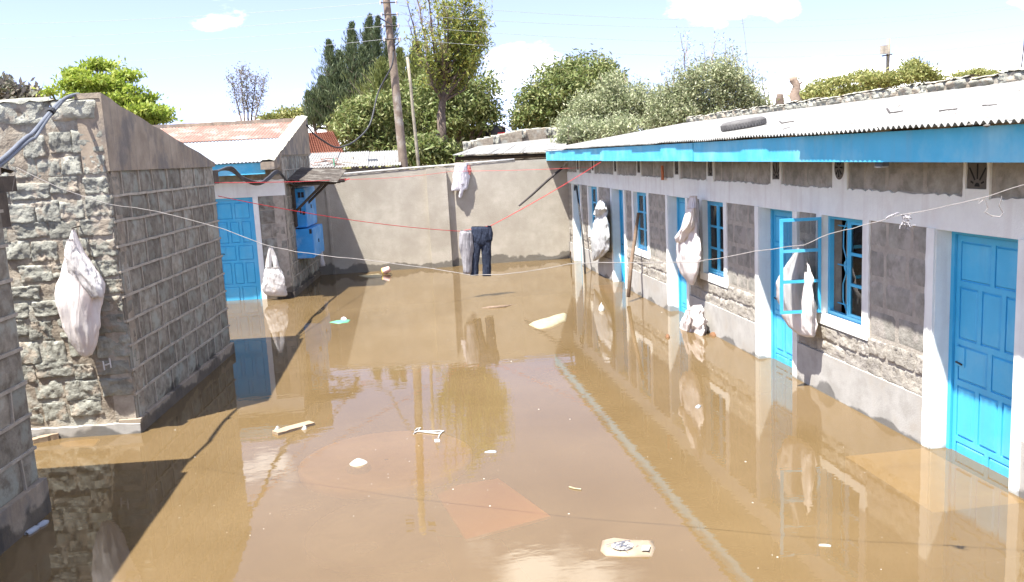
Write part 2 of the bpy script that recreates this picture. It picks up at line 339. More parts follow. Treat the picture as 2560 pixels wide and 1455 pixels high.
VDRESS_B = variants('dressed_stone', 'stone', 7, 6, 4, .35, .5, .01)
VROW = variants('row_stone', 'row_stone', 7, 8, 5, .35, .3, .02)
VROWLOW = variants('rough_stone', 'row_stone_low', 8, 14, 9, 1.0, .25, .03)
VRUB = variants('rubble_stone', 'rubble', 14, 18, 12, .85, .22, .055)
VCAP = variants('coping_stone', 'rubble', 8, 10, 6, 1.0, .9, .06)
def course_rects(a0, a1, c0, c1, h, wmin, wmax, rnd=random, jit=.0):
    out = []; n = max(1, round((c1 - c0) / h)); hh = (c1 - c0) / n
    for j in range(n):
        a = a0; first = True
        while a < a1 - .02:
            w = rnd.uniform(wmin, wmax) * (.6 if first and j % 2 else 1); first = False
            if a1 - a - w < wmin * .6: w = a1 - a
            out.append((a, a + w, c0 + j * hh + rnd.uniform(-jit, jit), c0 + (j + 1) * hh + rnd.uniform(-jit, jit))); a += w
    return out
def lay(fr, rects, var, parent, gap, dep, proud=0.0, name='stone', vary=0.0):
    for (a0, a1, c0, c1) in rects:
        w = a1 - a0 - gap; h = c1 - c0 - gap
        if w < .03 or h < .03: continue
        link(name, random.choice(var), None, parent, fr.M((a0 + a1) / 2, proud + random.uniform(-vary, vary), (c0 + c1) / 2, w * random.choice((1, -1)), dep, h))
def corrugated(name, mt, parent, p0, along, width, up, length, nrm, amp=.009, period=.076, k=6, curl=0.0):
    """one sheet: p0 eave corner, along = unit eave direction, up = unit slope direction"""
    n = int(round(width / period * k)); vs = []; fs = []
    rows = 4
    for j in range(rows):
        for i in range(n + 1):
            s = width * i / n; w = amp * math.sin(2 * math.pi * s / period)
            q = p0 + along * s + up * (length * j / (rows - 1)) + nrm * (w + (curl * math.sin(s * 3) if j == 0 else 0))
            vs.append(tuple(q))
    for j in range(rows - 1):
        for i in range(n): a = j * (n + 1) + i; fs.append((a, a + 1, a + n + 2, a + n + 1))
    me = bpy.data.meshes.new(name); me.from_pydata(vs, [], fs); me.update(); me.polygons.foreach_set('use_smooth', [True] * len(fs))
    return link(name, me, mt, parent)
def smooth(pts, k=5):
    pts = [V(p) for p in pts]; r = []
    for i in range(len(pts) - 1):
        a, b, c, d = pts[max(i - 1, 0)], pts[i], pts[i + 1], pts[min(i + 2, len(pts) - 1)]
        for j in range(k):
            t = j / k; r.append(.5 * ((2 * b) + (c - a) * t + (2 * a - 5 * b + 4 * c - d) * t * t + (3 * b - a - 3 * c + d) * t ** 3))
    return r + [pts[-1]]
def sag(p, q, drop, n=14):
    p = V(p); q = V(q); return [p.lerp(q, i / n) - V((0, 0, drop * 4 * (i / n) * (1 - i / n))) for i in range(n + 1)]
def loft(rings, seg=32, fold=.1, freq=4.0, seed=0.0, closed=True):
    """rings: (centre, u half vector, n half vector); folds run along the length"""
    mb = MB(); n = len(rings)
    for i, (c, u, w) in enumerate(rings):
        t = i / (n - 1)
        for j in range(seg):
            an = 2 * math.pi * j / seg
            k = 1 + fold * fnoise(math.cos(an) * freq * .6 + seed, math.sin(an) * freq * .6, t * 2.6 + seed, 4) * 1.5 + fold * 1.1 * (.35 - abs(fnoise(math.cos(an) * 2.6 + seed * 2, math.sin(an) * 2.6, t * 1.1, 2))) + fold * .45 * fnoise(math.cos(an) * 3, math.sin(an) * 3 + seed, t * 7, 2)
            mb.v.append(tuple(V(c) + V(u) * math.cos(an) * k + V(w) * math.sin(an) * k))
    for i in range(n - 1):
        for j in range(seg):
            a = i * seg + j; b = i * seg + (j + 1) % seg; mb.f.append((a, b, b + seg, a + seg))
    mb.f.append(tuple(range(seg))); mb.f.append(tuple(range((n - 1) * seg, n * seg)))
    return mb
def interp(prof, n):
    """prof: list of tuples with first = t ascending; smooth resample"""
    res = []
    for i in range(n):
        t = prof[0][0] + (prof[-1][0] - prof[0][0]) * i / (n - 1)
        for k in range(len(prof) - 1):
            if prof[k][0] <= t <= prof[k + 1][0] + 1e-9:
                f = (t - prof[k][0]) / (prof[k + 1][0] - prof[k][0]); f = f * f * (3 - 2 * f) * .5 + f * .5
                res.append(tuple(a + (b - a) * f for a, b in zip(prof[k], prof[k + 1]))); break
    return res
# ------------------------------------------------------------------ ground and flood water
g = MB(); g.add([(-1800, -1800, -.5), (1800, -1800, -.5), (1800, 1800, -.5), (-1800, 1800, -.5)], [(0, 1, 2, 3)])
finish(g.build('ground', 'earth'), 'brown earth under the flood and round the houses', 'ground', kind='structure')
g = MB(); x0, x1, y0, y1 = -16, 7.95, -9, 22.6
nxw, nyw = 2, 2
g.add([(x0, y0, -.46), (x1, y0, -.46), (x1, y1, -.46), (x0, y1, -.46), (x0, y0, 0), (x1, y0, 0), (x1, y1, 0), (x0, y1, 0)],
      [(3, 2, 1, 0), (4, 5, 6, 7), (0, 1, 5, 4), (1, 2, 6, 5), (2, 3, 7, 6), (3, 0, 4, 7)])
finish(g.build('water', 'water'), 'still brown flood water filling the yard', 'water', kind='structure')
# ------------------------------------------------------------------ doors, windows
def panel_door(fr, a0, a1, c0, c1, b, parent, lockhigh=True, label=None):
    d = MB(); fw = .045
    d.box(fr, a0, a0 + fw, b - .05, b + .022, c0, c1); d.box(fr, a1 - fw, a1, b - .05, b + .022, c0, c1)
    d.box(fr, a0 + fw, a1 - fw, b - .05, b + .022, c1 - fw, c1)
    A0, A1, C1 = a0 + fw + .006, a1 - fw - .006, c1 - fw - .006
    d.box(fr, A0, A1, b - .04, b - .012, c0, C1)
    rows = [(.33, 2), (.48, 3), (.33, 2), (.48, 3), (.36, 2)]; rail = .05; gap = .010
    H = C1 - c0 - rail * 6; tot = sum(r[0] for r in rows); c = c0; pans = []
    d.box(fr, A0, A1, b - .012, b, c, c + rail); c += rail
    for hgt, k in rows:
        h = hgt / tot * H; w = (A1 - A0 - rail * (k + 1)) / k; a = A0
        for i in range(k + 1):
            d.box(fr, a, a + rail, b - .012, b, c, c + h)
            if i < k: pans.append((a + rail + gap, a + rail + w - gap, c + gap, c + h - gap))
            a += rail + w
        c += h; d.box(fr, A0, A1, b - .012, b, c, c + rail); c += rail
    o = d.build('door', 'blue', parent)
    if label: o['label'] = label
    for (p0, p1, q0, q1) in pans:
        pm = MB(); e = .012
        pm.add([fr.p(p0, b - .012, q0), fr.p(p1, b - .012, q0), fr.p(p1, b - .012, q1), fr.p(p0, b - .012, q1),
                fr.p(p0 + e, b + .003, q0 + e), fr.p(p1 - e, b + .003, q0 + e), fr.p(p1 - e, b + .003, q1 - e), fr.p(p0 + e, b + .003, q1 - e)],
               [(4, 5, 6, 7), (0, 1, 5, 4), (1, 2, 6, 5), (2, 3, 7, 6), (3, 0, 4, 7)])
        pm.build('panel', 'blue', o)
    la = (a1 - .2 if lockhigh else a0 + .08); lc = c0 + .47 * (c1 - c0)
    lp = MB().box(fr, la, la + .12, b, b + .012, lc, lc + .17); lp.build('lock_plate', 'blue', o)
    hb = MB().tube([fr.p(la + .02, b + .02, lc + .02), fr.p(la + .10, b + .02, lc + .03)], .008); hb.build('bolt', 'dark_stick', o)
    return o
def leaf_frame(fr, a0, a1, b, c0, c1, parent, name, panes=3, t=.032):
    m_ = MB(); m_.box(fr, a0, a0 + t, b - .012, b + .012, c0, c1); m_.box(fr, a1 - t, a1, b - .012, b + .012, c0, c1)
    h = (c1 - c0 - t) / panes
    for i in range(panes + 1): m_.box(fr, a0 + t, a1 - t, b - .011, b + .011, c0 + i * h, c0 + i * h + t)
    o = m_.build(name, 'blue', parent)
    for i in range(panes):
        MB().box(fr, a0 + t - .004, a1 - t + .004, b - .002, b + .002, c0 + i * h + t - .004, c0 + (i + 1) * h + .004).build('pane', 'glass', o)
    return o
# ------------------------------------------------------------------ the long row house across the yard
RW = Fr((4.66, 0, 0), (0, 1, 0), (-1, 0, 0))
YN, YF, ZT = -3.0, 22.46, 2.86
row = thing('row_house', 'long low stone row house with white bands, bright blue doors and blue eaves board', 'house', (6.2, 10, 0))
DOORS = [(2.3, 3.25), (5.9, 6.92), (9.6, 10.55), (13.31, 14.2), (17.0, 17.9), (20.98, 21.8)]
WINS = [(4.35, 5.22), (8.10, 8.95), (11.77, 12.6), (15.46, 16.33), (19.25, 20.12)]
ZL, ZS = 1.98, .88
openings = sorted([(a, b, 'd') for a, b in DOORS] + [(a, b, 'w') for a, b in WINS])
wm = MB(); a = YN
for (p, q, k) in openings:
    wm.box(RW, a, p, -.24, -.012, -.5, ZL)
    if k == 'w': wm.box(RW, p, q, -.24, -.012, -.5, ZS - .02)
    a = q
wm.box(RW, a, YF, -.24, -.012, -.5, ZL)
wm.box(RW, YN, YF, -.24, -.0125, ZL, ZT)
wall = wm.build('wall', 'mortar_light', row)
rest = MB()   # the other three walls, floor
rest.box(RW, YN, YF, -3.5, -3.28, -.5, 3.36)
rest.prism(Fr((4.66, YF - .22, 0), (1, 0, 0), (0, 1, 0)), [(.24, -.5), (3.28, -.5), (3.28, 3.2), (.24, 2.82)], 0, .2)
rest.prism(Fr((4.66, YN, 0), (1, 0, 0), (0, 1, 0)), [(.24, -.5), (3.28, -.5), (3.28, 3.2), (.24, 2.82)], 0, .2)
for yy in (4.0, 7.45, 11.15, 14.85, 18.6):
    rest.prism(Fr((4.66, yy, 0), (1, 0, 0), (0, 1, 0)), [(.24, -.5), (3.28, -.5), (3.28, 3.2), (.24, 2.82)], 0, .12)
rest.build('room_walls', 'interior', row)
SW = .115
# stone panels
edges = []
a = YN
pan = []
for (p, q, k) in openings:
    pan.append((a, p - SW)); a = q + SW
pan.append((a, YF))
for (p, q) in pan:
    if q - p < .08: continue
    wmin, wmax = (.26, .5) if q - p > .6 else (.2, .42)
    lay(RW, course_rects(p, q, .82, ZL + .03, .29, wmin, wmax), VROW, wall, .017, .012, 0.0)
    lay(RW, course_rects(p - .02, q + .02, .43, .82, .2, .3, .55), VROWLOW, wall, .010, .014, .004, vary=.004)
for (p, q) in WINS: lay(RW, course_rects(p - SW, q + SW, .43, .76, .165, .3, .5), VROWLOW, wall, .010, .014, .004, vary=.004)
VENTS = [4.75, 6.42, 8.56, 10.07, 12.25, 13.74, 15.9, 17.6, 19.6, 21.15]
a = YN
for vy in VENTS + [YF + .16]:
    lay(RW, course_rects(a, vy - .16, 2.25, 2.62, .37, .38, .72), VROW, wall, .014, .010, -.002)
    a = vy + .16
wallw = []
# white painted lintel band with a ragged upper edge
bt = jag(YN, YF, 2.272, .012, .05); bb = [(x, ZL) for x, _ in bt]
MB().strip(RW, bb, bt, -.05, .006).build('painted_band', 'white', row)
for (p, q, k) in openings:
    s_ = MB(); zb = -.45 if k == 'd' else ZS - .11
    for (e0, e1) in ((p - SW, p), (q, q + SW)):
        n = 26; zs = [zb + (ZL - zb) * i / n for i in range(n + 1)]
        oe = e0 if e1 == p else e1
        fr2 = RW
        lo = [(oe + random.uniform(-.006, .006), z) for z in zs]; hi = [(p if e1 == p else q, z) for z in zs]
        s_.strip(fr2, lo, hi, -.05, .006 + (.018 if k == 'd' else 0))
    rv = -.16 if k == 'd' else -.11
    for e, sg in ((p, 1), (q, -1)):
        s_.box(RW, min(e, e + sg * .006), max(e, e + sg * .006), rv, .0055, zb, ZL)
    s_.box(RW, p + .006, q - .006, rv, .0058, ZL - .006, ZL - .0005)
    if k == 'w':
        s_.box(RW, p - SW - .005, q + SW + .005, -.11, .012, ZS - .11, ZS)
    s_.build('door_surround' if k == 'd' else 'window_surround', 'white', row)
# plinth
a = YN
for (p, q) in DOORS + [(YF + SW, 0)]:
    MB().box(RW, a, p - SW, -.02, .022, -.5, .445).build('plinth', 'render', row); a = q + SW
for i, (p, q) in enumerate(DOORS): panel_door(RW, p + .006, q - .006, -.27, ZL - .006, -.16, row)
# windows
def window(p, q, openleaf=False, curtain=None):
    fr = RW; b = -.095; t = .04; c0, c1 = ZS, ZL - .007; p += .007; q -= .007
    f = MB(); f.box(fr, p, p + t, b - .03, b + .02, c0, c1); f.box(fr, q - t, q, b - .03, b + .02, c0, c1)
    f.box(fr, p + t, q - t, b - .03, b + .02, c1 - t, c1); f.box(fr, p + t, q - t, b - .03, b + .02, c0, c0 + t)
    mid = (p + q) / 2; f.box(fr, mid - .018, mid + .018, b - .03, b + .018, c0 + t, c1 - t)
    w = f.build('window', 'blue', row)
    leaf_frame(fr, p + t + .003, mid - .02, b + .004, c0 + t + .003, c1 - t - .003, w, 'casement')
    if not openleaf: leaf_frame(fr, mid + .02, q - t - .003, b + .004, c0 + t + .003, c1 - t - .003, w, 'casement')
    else:
        hp = RW.p(q - .02, .008, 0); an = math.radians(8)
        lf = Fr(hp, (-math.cos(an), math.sin(an), 0), (-math.sin(an), -math.cos(an), 0))
        leaf_frame(lf, .01, .46, 0, c0 + .02, c1 - .02, w, 'open_casement', t=.034)
    gr = MB(); gb = b - .075; r = .008
    for zz in (c0 + .12, (c0 + c1) / 2, c1 - .12): gr.tube([fr.p(p + t, gb, zz), fr.p(q - t, gb, zz)], r)
    for am in ((p + t + mid) / 2, (mid + q - t) / 2):
        for sg in (-1, 1):
            cm = (c0 + c1) / 2
            gr.tube([fr.p(am, gb, c1 - .06), fr.p(am + sg * .07, gb, c1 - .16), fr.p(am + sg * .075, gb, cm + .2), fr.p(am + sg * .015, gb, cm + .09), fr.p(am + sg * .015, gb, cm - .09),
                     fr.p(am + sg * .075, gb, cm - .2), fr.p(am + sg * .07, gb, c0 + .16), fr.p(am, gb, c0 + .06)], r)
        gr.tube([fr.p(am + .05 * math.cos(i * .5236), gb, (c0 + c1) / 2 + .06 * math.sin(i * .5236)) for i in range(13)], r)
    gr.build('window_grille', 'blue', w)
    if curtain:
        cm = MB(); n = 30; a0, a1 = curtain
        vs = []
        for i in range(n + 1):
            aa = a0 + (a1 - a0) * i / n; vs += [fr.p(aa, b - .2 + .02 * math.sin(i * 1.4), c0 - .1), fr.p(aa, b - .2 + .012 * math.sin(i * 1.4 + .3), c1 + .1)]
        cm.add(vs, [(2 * i, 2 * i + 2, 2 * i + 3, 2 * i + 1) for i in range(n)]); cm.build('curtain', 'curtain', w, True)
    return w
for i, (p, q) in enumerate(WINS):
    window(p, q, openleaf=(i == 1), curtain=[(p, q), (q - .3, q), (p, q), (p, q - .2), (p, q)][i])
# vent blocks
for i, vy in enumerate(VENTS):
    z0, z1 = 2.335, 2.68
    su = MB()
    circ = abs(vy - 8.56) < .1
    hw = .16 if circ or i == 1 else .14
    if circ: su.box(RW, vy - .15, vy + .15, -.05, .007, 2.25, 2.75)
    else:
        su.strip(RW, [(vy - hw + random.uniform(-.004, .004), 2.25 + k * .05) for k in range(11)], [(vy - hw + .035 + random.uniform(-.004, .004), 2.25 + k * .05) for k in range(11)], -.05, .009)
        su.strip(RW, [(vy + hw - .035 + random.uniform(-.004, .004), 2.25 + k * .05) for k in range(11)], [(vy + hw + random.uniform(-.004, .004), 2.25 + k * .05) for k in range(11)], -.05, .009)
        su.box(RW, vy - hw + .03, vy + hw - .03, -.05, .007, 2.25, z0)
    su.build('vent_surround', 'white', row)
    if circ:
        cz = 2.49; n = 28
        v_ = MB().prism(RW, [(vy + .095 * math.cos(2 * math.pi * k / n), cz + .125 * math.sin(2 * math.pi * k / n)) for k in range(n)], .004, .014).build('vent_block', 'vent', row)
        s_ = MB()
        for k in range(8):
            an = k * math.pi / 4; u_ = (math.cos(an), math.sin(an)); pr = (-u_[1] * .011, u_[0] * .011)
            s_.prism(RW, [(vy + u_[0] * .025 * .8 + pr[0] * .5, cz + u_[1] * .03 + pr[1] * .5), (vy + u_[0] * .075 + pr[0], cz + u_[1] * .10 + pr[1]), (vy + u_[0] * .075 - pr[0], cz + u_[1] * .10 - pr[1]), (vy + u_[0] * .02 - pr[0] * .5, cz + u_[1] * .03 - pr[1] * .5)], .012, .0165)
        s_.build('vent_slot_shade', 'dark', v_)  # solid dark wedges on the disc, painting the shade of open slots
    else:
        v_ = MB().box(RW, vy - hw + .036, vy + hw - .036, -.05, -.004, z0 + .002, z1).build('vent_block', 'vent', row)
        s_ = MB()
        for k, an in enumerate((20, 55, 90, 125, 160)):
            an = math.radians(an); u_ = (math.cos(an), math.sin(an)); pr = (-u_[1] * .007, u_[0] * .007); L0, L1 = .05, (.085 if k in (0, 4) else .17)
            s_.prism(RW, [(vy + u_[0] * L0 + pr[0], z0 + .03 + u_[1] * L0 + pr[1]), (vy + u_[0] * L1 + pr[0], z0 + .03 + u_[1] * L1 + pr[1]), (vy + u_[0] * L1 - pr[0], z0 + .03 + u_[1] * L1 - pr[1]), (vy + u_[0] * L0 - pr[0], z0 + .03 + u_[1] * L0 - pr[1])], -.006, -.0015)
        s_.prism(RW, [(vy + .03 * math.cos(math.pi * k / 8), z0 + .02 + .03 * math.sin(math.pi * k / 8)) for k in range(9)], -.006, -.0012)
        s_.build('vent_slot_shade', 'dark', v_)  # thin dark plates on the block face paint the slots' inner shade
# eaves board, rafters and iron sheets
for (p, q, dx, dz) in ((YN, 4.0, 0, -.002), (4.0, 11.48, .0, 0), (11.48, 16.55, .012, .004), (16.56, 22.5, .004, .010)):
    f = MB(); xf = 4.13 - dx
    f.add([(xf, p, 2.575 + dz), (xf, q - .01, 2.575 + dz), (xf, q - .01, 2.825), (xf, p, 2.825), (xf + .024, p, 2.575 + dz), (xf + .024, q - .01, 2.575 + dz), (xf + .024, q - .01, 2.825), (xf + .024, p, 2.825)],
          [(0, 1, 2, 3), (7, 6, 5, 4), (0, 4, 5, 1), (3, 2, 6, 7), (0, 3, 7, 4), (1, 5, 6, 2)])
    f.build('fascia_board', 'blue_fascia', row)
slope = V((7.95 - 4.06, 0, 3.36 - 2.842)); sll = slope.length; up = slope.normalized(); nr = V((-up.z, 0, up.x))
y = YN - .1
while y < YF + .02:
    w = .76; ln = sll + random.uniform(-.01, .01)
    oh = (.095 if y < 7.6 else .062 - .002 * (y - 7.6)) + random.uniform(-.012, .012); off = (.07 - oh)
    corrugated('roof_sheet', 'tin', row, V((4.06, y, 2.850)) + up * off + nr * random.uniform(0, .006), V((0, 1, 0)), w + .035, up, ln - off, nr, amp=.015, curl=random.uniform(-.004, .006))
    y += w
rf = MB()
yy = YN + .3
while yy < YF:
    rf.add([(4.16, yy, 2.80), (4.16, yy + .05, 2.80), (4.16, yy + .05, 2.70), (4.16, yy, 2.70), (7.9, yy, 3.31), (7.9, yy + .05, 3.31), (7.9, yy + .05, 3.21), (7.9, yy, 3.21)],
           [(0, 1, 2, 3), (4, 7, 6, 5), (0, 4, 5, 1), (1, 5, 6, 2), (2, 6, 7, 3), (3, 7, 4, 0)]); yy += .9
rf.build('rafters', 'timber', row)
PW = Fr((7.93, 0, 0), (0, 1, 0), (-1, 0, 0))
cap = MB().box(PW, YN, YF + .1, -.24, -.02, 3.2, 3.45).build('parapet', 'rubble_mortar', row)
yy = YN
while yy < YF:
    w = random.uniform(.3, .62); h = random.uniform(.13, .17)
    link('coping_stone', random.choice(VCAP), None, cap, PW.M(yy + w / 2, .0, 3.36 + h / 2, w * .95, .05, h))
    # rounded top of the same stone
    tp = MB(); n = 7
    hh = 3.36 + h * .92
    vs = []
    for i in range(n + 1):
        for j in range(4):
            vs.append(PW.p(yy + w * (.03 + .94 * i / n), .0 - .08 * j, hh + .035 * math.sin(math.pi * (j + .4) / 4) + .025 * fnoise(yy * 3 + i, j, 1.1)))
    tp.add(vs, [(i * 4 + j, i * 4 + j + 1, i * 4 + j + 5, i * 4 + j + 4) for i in range(n) for j in range(3)]); tp.build('coping_top', 'rubble', cap, True)
    yy += w
# floodlight under the eaves
lt = thing('flood_lamp', 'small silver lamp fixed under the blue eaves board beside the round vent', 'lamp', on_x(2205, 408, 4.25))
c = on_x(2205, 409, 4.25)
MB().box(Fr(c, (0, 1, 0), (-1, 0, 0)), -.06, .06, -.03, .03, -.02, .03).build('lamp_body', 'conduit', lt)
MB().box(Fr(c + V((0, 0, -.022)), (0, 1, 0), (-1, 0, 0)), -.05, .05, -.025, .04, -.012, 0).build('lamp_face', 'pad', lt)
MB().tube([c + V((.03, 0, .03)), c + V((.1, 0, .3))], .01).build('bracket', 'dark_stick', lt)
# ------------------------------------------------------------------ the gabled houses on the shaded side
K = V((.085, 1, 0)).normalized(); KN = V((K.y, -K.x, 0))       # along the gables, and facing the yard
def gable_house(label, o, length, ztop, zlow, rise_near, stones, course=.262, base=.13, back=True, wide=7.0, lintel=None, roofm='tin_blue'):
    """gable wall facing the yard from o along K; low eave at the far end unless rise_near is False"""
    F = Fr(o, K, KN); h = thing('gable_house', label, 'house', F.p(length / 2, -wide / 2, 0))
    cb = 2.84
    pr = [(0, -.5), (length, -.5), (length, zlow if rise_near else ztop), (0, ztop if rise_near else zlow)]
    w = MB().prism(F, pr, -.24, -.02).build('gable_wall', 'mortar', h)
    lay(F, stones(F), VDRESS, w, .006, .010, 0.0)
    rects = stones.last
    pt = MB()
    zs = sorted(set(round(r[2], 4) for r in rects))
    for z in zs[1:]:
        n = 24; lo = [(length * i / n, z - .013 + random.uniform(-.004, .004)) for i in range(n + 1)]
        pt.strip(F, lo, [(x, c + .026 + random.uniform(-.003, .003)) for x, c in lo], -.02, .006)
    for (a0, a1, c0, c1) in rects:
        if a0 > .05:
            j = random.uniform(-.012, .012)
            pt.prism(F, [(a0 - .009 + j, c0), (a0 + .009 + j, c0), (a0 + .009 - j, c1), (a0 - .009 - j, c1)], -.02, .0055)
    pt.build('pointing', 'mortar', w)
    return h, F, w
class Stones:
    def __init__(s, a0, a1, c0, c1, h): s.args = (a0, a1, c0, c1, h)
    def __call__(s, F): s.last = course_rects(*s.args, .34, .62); return s.last
def gable_cap(h, F, a0, a1, z0, z1, zb, mt='render_dark', out=.02, name='gable_cap', thick=.25, nse=16):
    """smooth render band on top of the gable, uneven top edge"""
    top = [(a0 + (a1 - a0) * i / nse, z0 + (z1 - z0) * i / nse + random.uniform(-.012, .012)) for i in range(nse + 1)]
    return MB().prism(F, [(a0, zb), (a1, zb)] + top[::-1], -thick, out).build(name, mt, h)
# --- house A: rubble rear wall in the sun
OA = V((-2.87, 9.71, 0)); LA = 3.93
hA, FA, wA = gable_house('stone house with a rubble rear wall in sunlight and a smooth sloping gable cap', OA, LA, 3.55, 2.82, True, Stones(.0, LA, .16, 2.84, .262))
gable_cap(hA, FA, -.01, LA + .02, 3.63, 2.90, 2.835)
MB().box(FA, -.03, LA + .02, -.2, .035, -.5, .155).build('plinth', 'render_dark', hA)
# rear wall (faces the camera side): rubble
BA = Fr(OA + KN * 0.0, -KN, -K)
WID = 5.2
mg = MB(); nx, nz = 130, 96
for j in range(nz + 1):
    for i in range(nx + 1):
        a = WID * i / nx; c = .1 + (3.52 - .1) * j / nz
        b = -.010 + .013 * fnoise(a * 5.1, c * 6.3, 2.2, 5)
        if i == 0: b = -.02
        mg.v.append(tuple(BA.p(a, b, c)))
for j in range(nz):
    for i in range(nx): q = j * (nx + 1) + i; mg.f.append((q, q + 1, q + nx + 2, q + nx + 1))
wr = mg.build('rear_wall', 'rubble_mortar', hA, True)
MB().box(BA, .0, WID, -.24, -.06, -.5, 3.45).build('wall_core', 'rubble_mortar', hA)
rr = random.Random(5); c = .17; row_i = 0
while c < 3.2:
    hh = rr.uniform(.17, .27); a = .0 if row_i % 2 else -.0; first = True
    while a < WID - .1:
        w = rr.uniform(.2, .46) if not first else rr.uniform(.26, .4)
        dz = 0 if first else rr.uniform(-.035, .035); hs = rr.uniform(.82, 1.04)
        if rr.random() < .93:
            first_b = .012 if first else rr.uniform(-.004, .014)
            link('rubble_stone', rr.choice(VRUB), None, wr, BA.M(a + w / 2 + (.0 if first else rr.uniform(-.02, .02)), first_b, c + hh / 2 + dz, w * rr.uniform(.9, 1.02) * rr.choice((1, -1)), rr.uniform(.014, .028), hh * hs))
        a += w; first = False
    c += hh; row_i += 1
a = 0.0
while a < WID:
    w = rr.uniform(.32, .6); h = rr.uniform(.24, .3)
    st = link('coping_stone', rr.choice(VCAP), None, wr, BA.M(a + w / 2, .015 + rr.uniform(-.01, .01), 3.34 + h / 2 + rr.uniform(-.02, .02), w * .96, .045, h)); a += w
tp = MB(); n = 60
vs = []
for i in range(n + 1):
    for j in range(4): vs.append(BA.p(WID * i / n, .02 - .09 * j, 3.575 + .03 * fnoise(i * .6, j * 1.3, 4.4)))
tp.add(vs, [(i * 4 + j, i * 4 + j + 1, i * 4 + j + 5, i * 4 + j + 4) for i in range(n) for j in range(3)]); tp.build('coping_top', 'rubble', hA, True)
MB().prism(BA, [(-.03, -.5)] + [(WID, -.5)] + [(x, z) for x, z in jag(WID, -.03, .115, .008, .1)], -.2, .05).build('rear_plinth', 'render', hA)
# chalk strokes on the corner stone
ck = MB()
for (p0, p1) in (((262, 900), (266, 922)), ((278, 893), (282, 916)), ((264, 911), (280, 905))):
    q0 = on_y(*p0, 9.74); q1 = on_y(*p1, 9.74)
    ck.tube([q0 + V((0, -.06, 0)), q1 + V((0, -.06, 0))], .009, 5)
ck.build('chalk_mark', 'chalk', hA)
# A: other walls and roof
MB().box(FA, LA - .22, LA, -WID, -.25, -.5, 2.75).build('front_wall', 'white', hA)
upA = V((K.x * (-1), K.y * (-1), .165)).normalized()
e0 = FA.p(LA + .3, -.26, 2.80)
for i in range(6):
    corrugated('roof_sheet', 'tin_blue', hA, e0 - KN * (.8 * i), -KN, .83, upA, 4.05, V((0, 0, 1)), amp=.01)
MB().box(FA, LA + .02, LA + .30, -.36, -.02, 2.58, 2.78).build('eave_beam', 'timber', hA)
# --- house B with the blue door
OB = V((-2.15, 18.95, 0)); LB = 3.5
FB = Fr(OB, K, KN)
hB = thing('gable_house', 'smaller stone house with white doorway band, part rusty roof and meter cupboards', 'house', FB.p(1.7, -2.5, 0))
def zB(a): return 2.90 + (3.95 - 2.90) * (a + .85) / (LB + .85)
wB = MB().prism(FB, [(0, -.5), (LB, -.5), (LB, zB(LB) - .06), (0, zB(0) - .06)], -.24, -.02).build('gable_wall', 'mortar', hB)
rB = course_rects(0, LB, .12, 3.0, .288, .28, .55)
lay(FB, rB, VDRESS_B, wB, .006, .010)
pt = MB()
for z in sorted(set(round(r[2], 4) for r in rB))[1:]:
    n = 20; lo = [(LB * i / n, z - .011 + random.uniform(-.004, .004)) for i in range(n + 1)]
    pt.strip(FB, lo, [(x, c_ + .022) for x, c_ in lo], -.02, .006)
for (a0, a1, c0, c1) in rB:
    if a0 > .05: pt.box(FB, a0 - .008, a0 + .008, -.02, .0055, c0, c1)
pt.build('pointing', 'mortar', wB)
MB().box(FB, -.02, LB, -.2, .03, -.5, .12).build('plinth', 'render_dark', hB)
nse = 18; a0, a1 = -.85, LB + .02
top = [(a0 + (a1 - a0) * i / nse, zB(a0 + (a1 - a0) * i / nse) + random.uniform(-.015, .015)) for i in range(nse + 1)]
capB = MB(); capB.prism(FB, [(a0, 2.74), (a0 + .5, 2.78), (.0, 3.02), (a1, 3.04)] + top[::-1], -.25, .022); capB.build('gable_cap', 'render_dark', hB)
tp = MB(); n = 40; vs = []
for i in range(n + 1):
    a = a0 - .01 + (a1 - a0 + .02) * i / n
    for j in range(7): vs.append(FB.p(a, .03 - .29 * j / 6, zB(a) + .012 + .03 * math.sin(math.pi * j / 6) + .022 * fnoise(i * .9, j * .9, 8.8)))
tp.add(vs, [(i * 7 + j, i * 7 + j + 1, i * 7 + j + 8, i * 7 + j + 7) for i in range(n) for j in range(6)]); tp.build('gable_coping', 'rubble', hB, True)
# doorway wall of B
DB = Fr(OB, -KN, -K)       # a runs away from the yard corner
f0, f1 = .66, 1.55
dw = MB(); dw.box(DB, 0.0, f0, -.24, -.02, -.5, 2.19); dw.box(DB, f1, 7, -.24, -.02, -.5, 2.19); dw.box(DB, 0, 7, -.24, -.02, 2.19, 2.95)
dwo = dw.build('front_wall', 'mortar', hB)
rD = course_rects(0.0, f0 - .1, .12, 2.19, .295, .25, .5); lay(DB, rD, VDRESS_B, dwo, .014, .010)
lay(DB, course_rects(f1 + .1, 4.2, .12, 2.19, .295, .25, .5), VDRESS_B, dwo, .014, .010)
lay(DB, course_rects(0.0, 4.2, 2.52, 2.80, .28, .3, .55), VDRESS_B, dwo, .014, .010)
MB().box(DB, .0, f0 - .1, -.1, .02, -.5, .12).build('plinth', 'render_dark', hB)
t_ = jag(-.01, 7, 2.52, .012); MB().strip(DB, [(x, 2.19 - .003) for x, _ in t_], t_, -.05, .006).build('painted_band', 'white', hB)
s_ = MB()
for e0_, e1_ in ((f0 - .1, f0), (f1, f1 + .1)): s_.box(DB, e0_, e1_, -.05, .006, -.5, 2.186)
s_.box(DB, f0, f0 + .006, -.12, .0055, -.5, 2.186); s_.box(DB, f1 - .006, f1, -.12, .0055, -.5, 2.186); s_.box(DB, f0 + .006, f1 - .006, -.12, .0055, 2.18, 2.186)
s_.build('door_surround', 'white', hB)
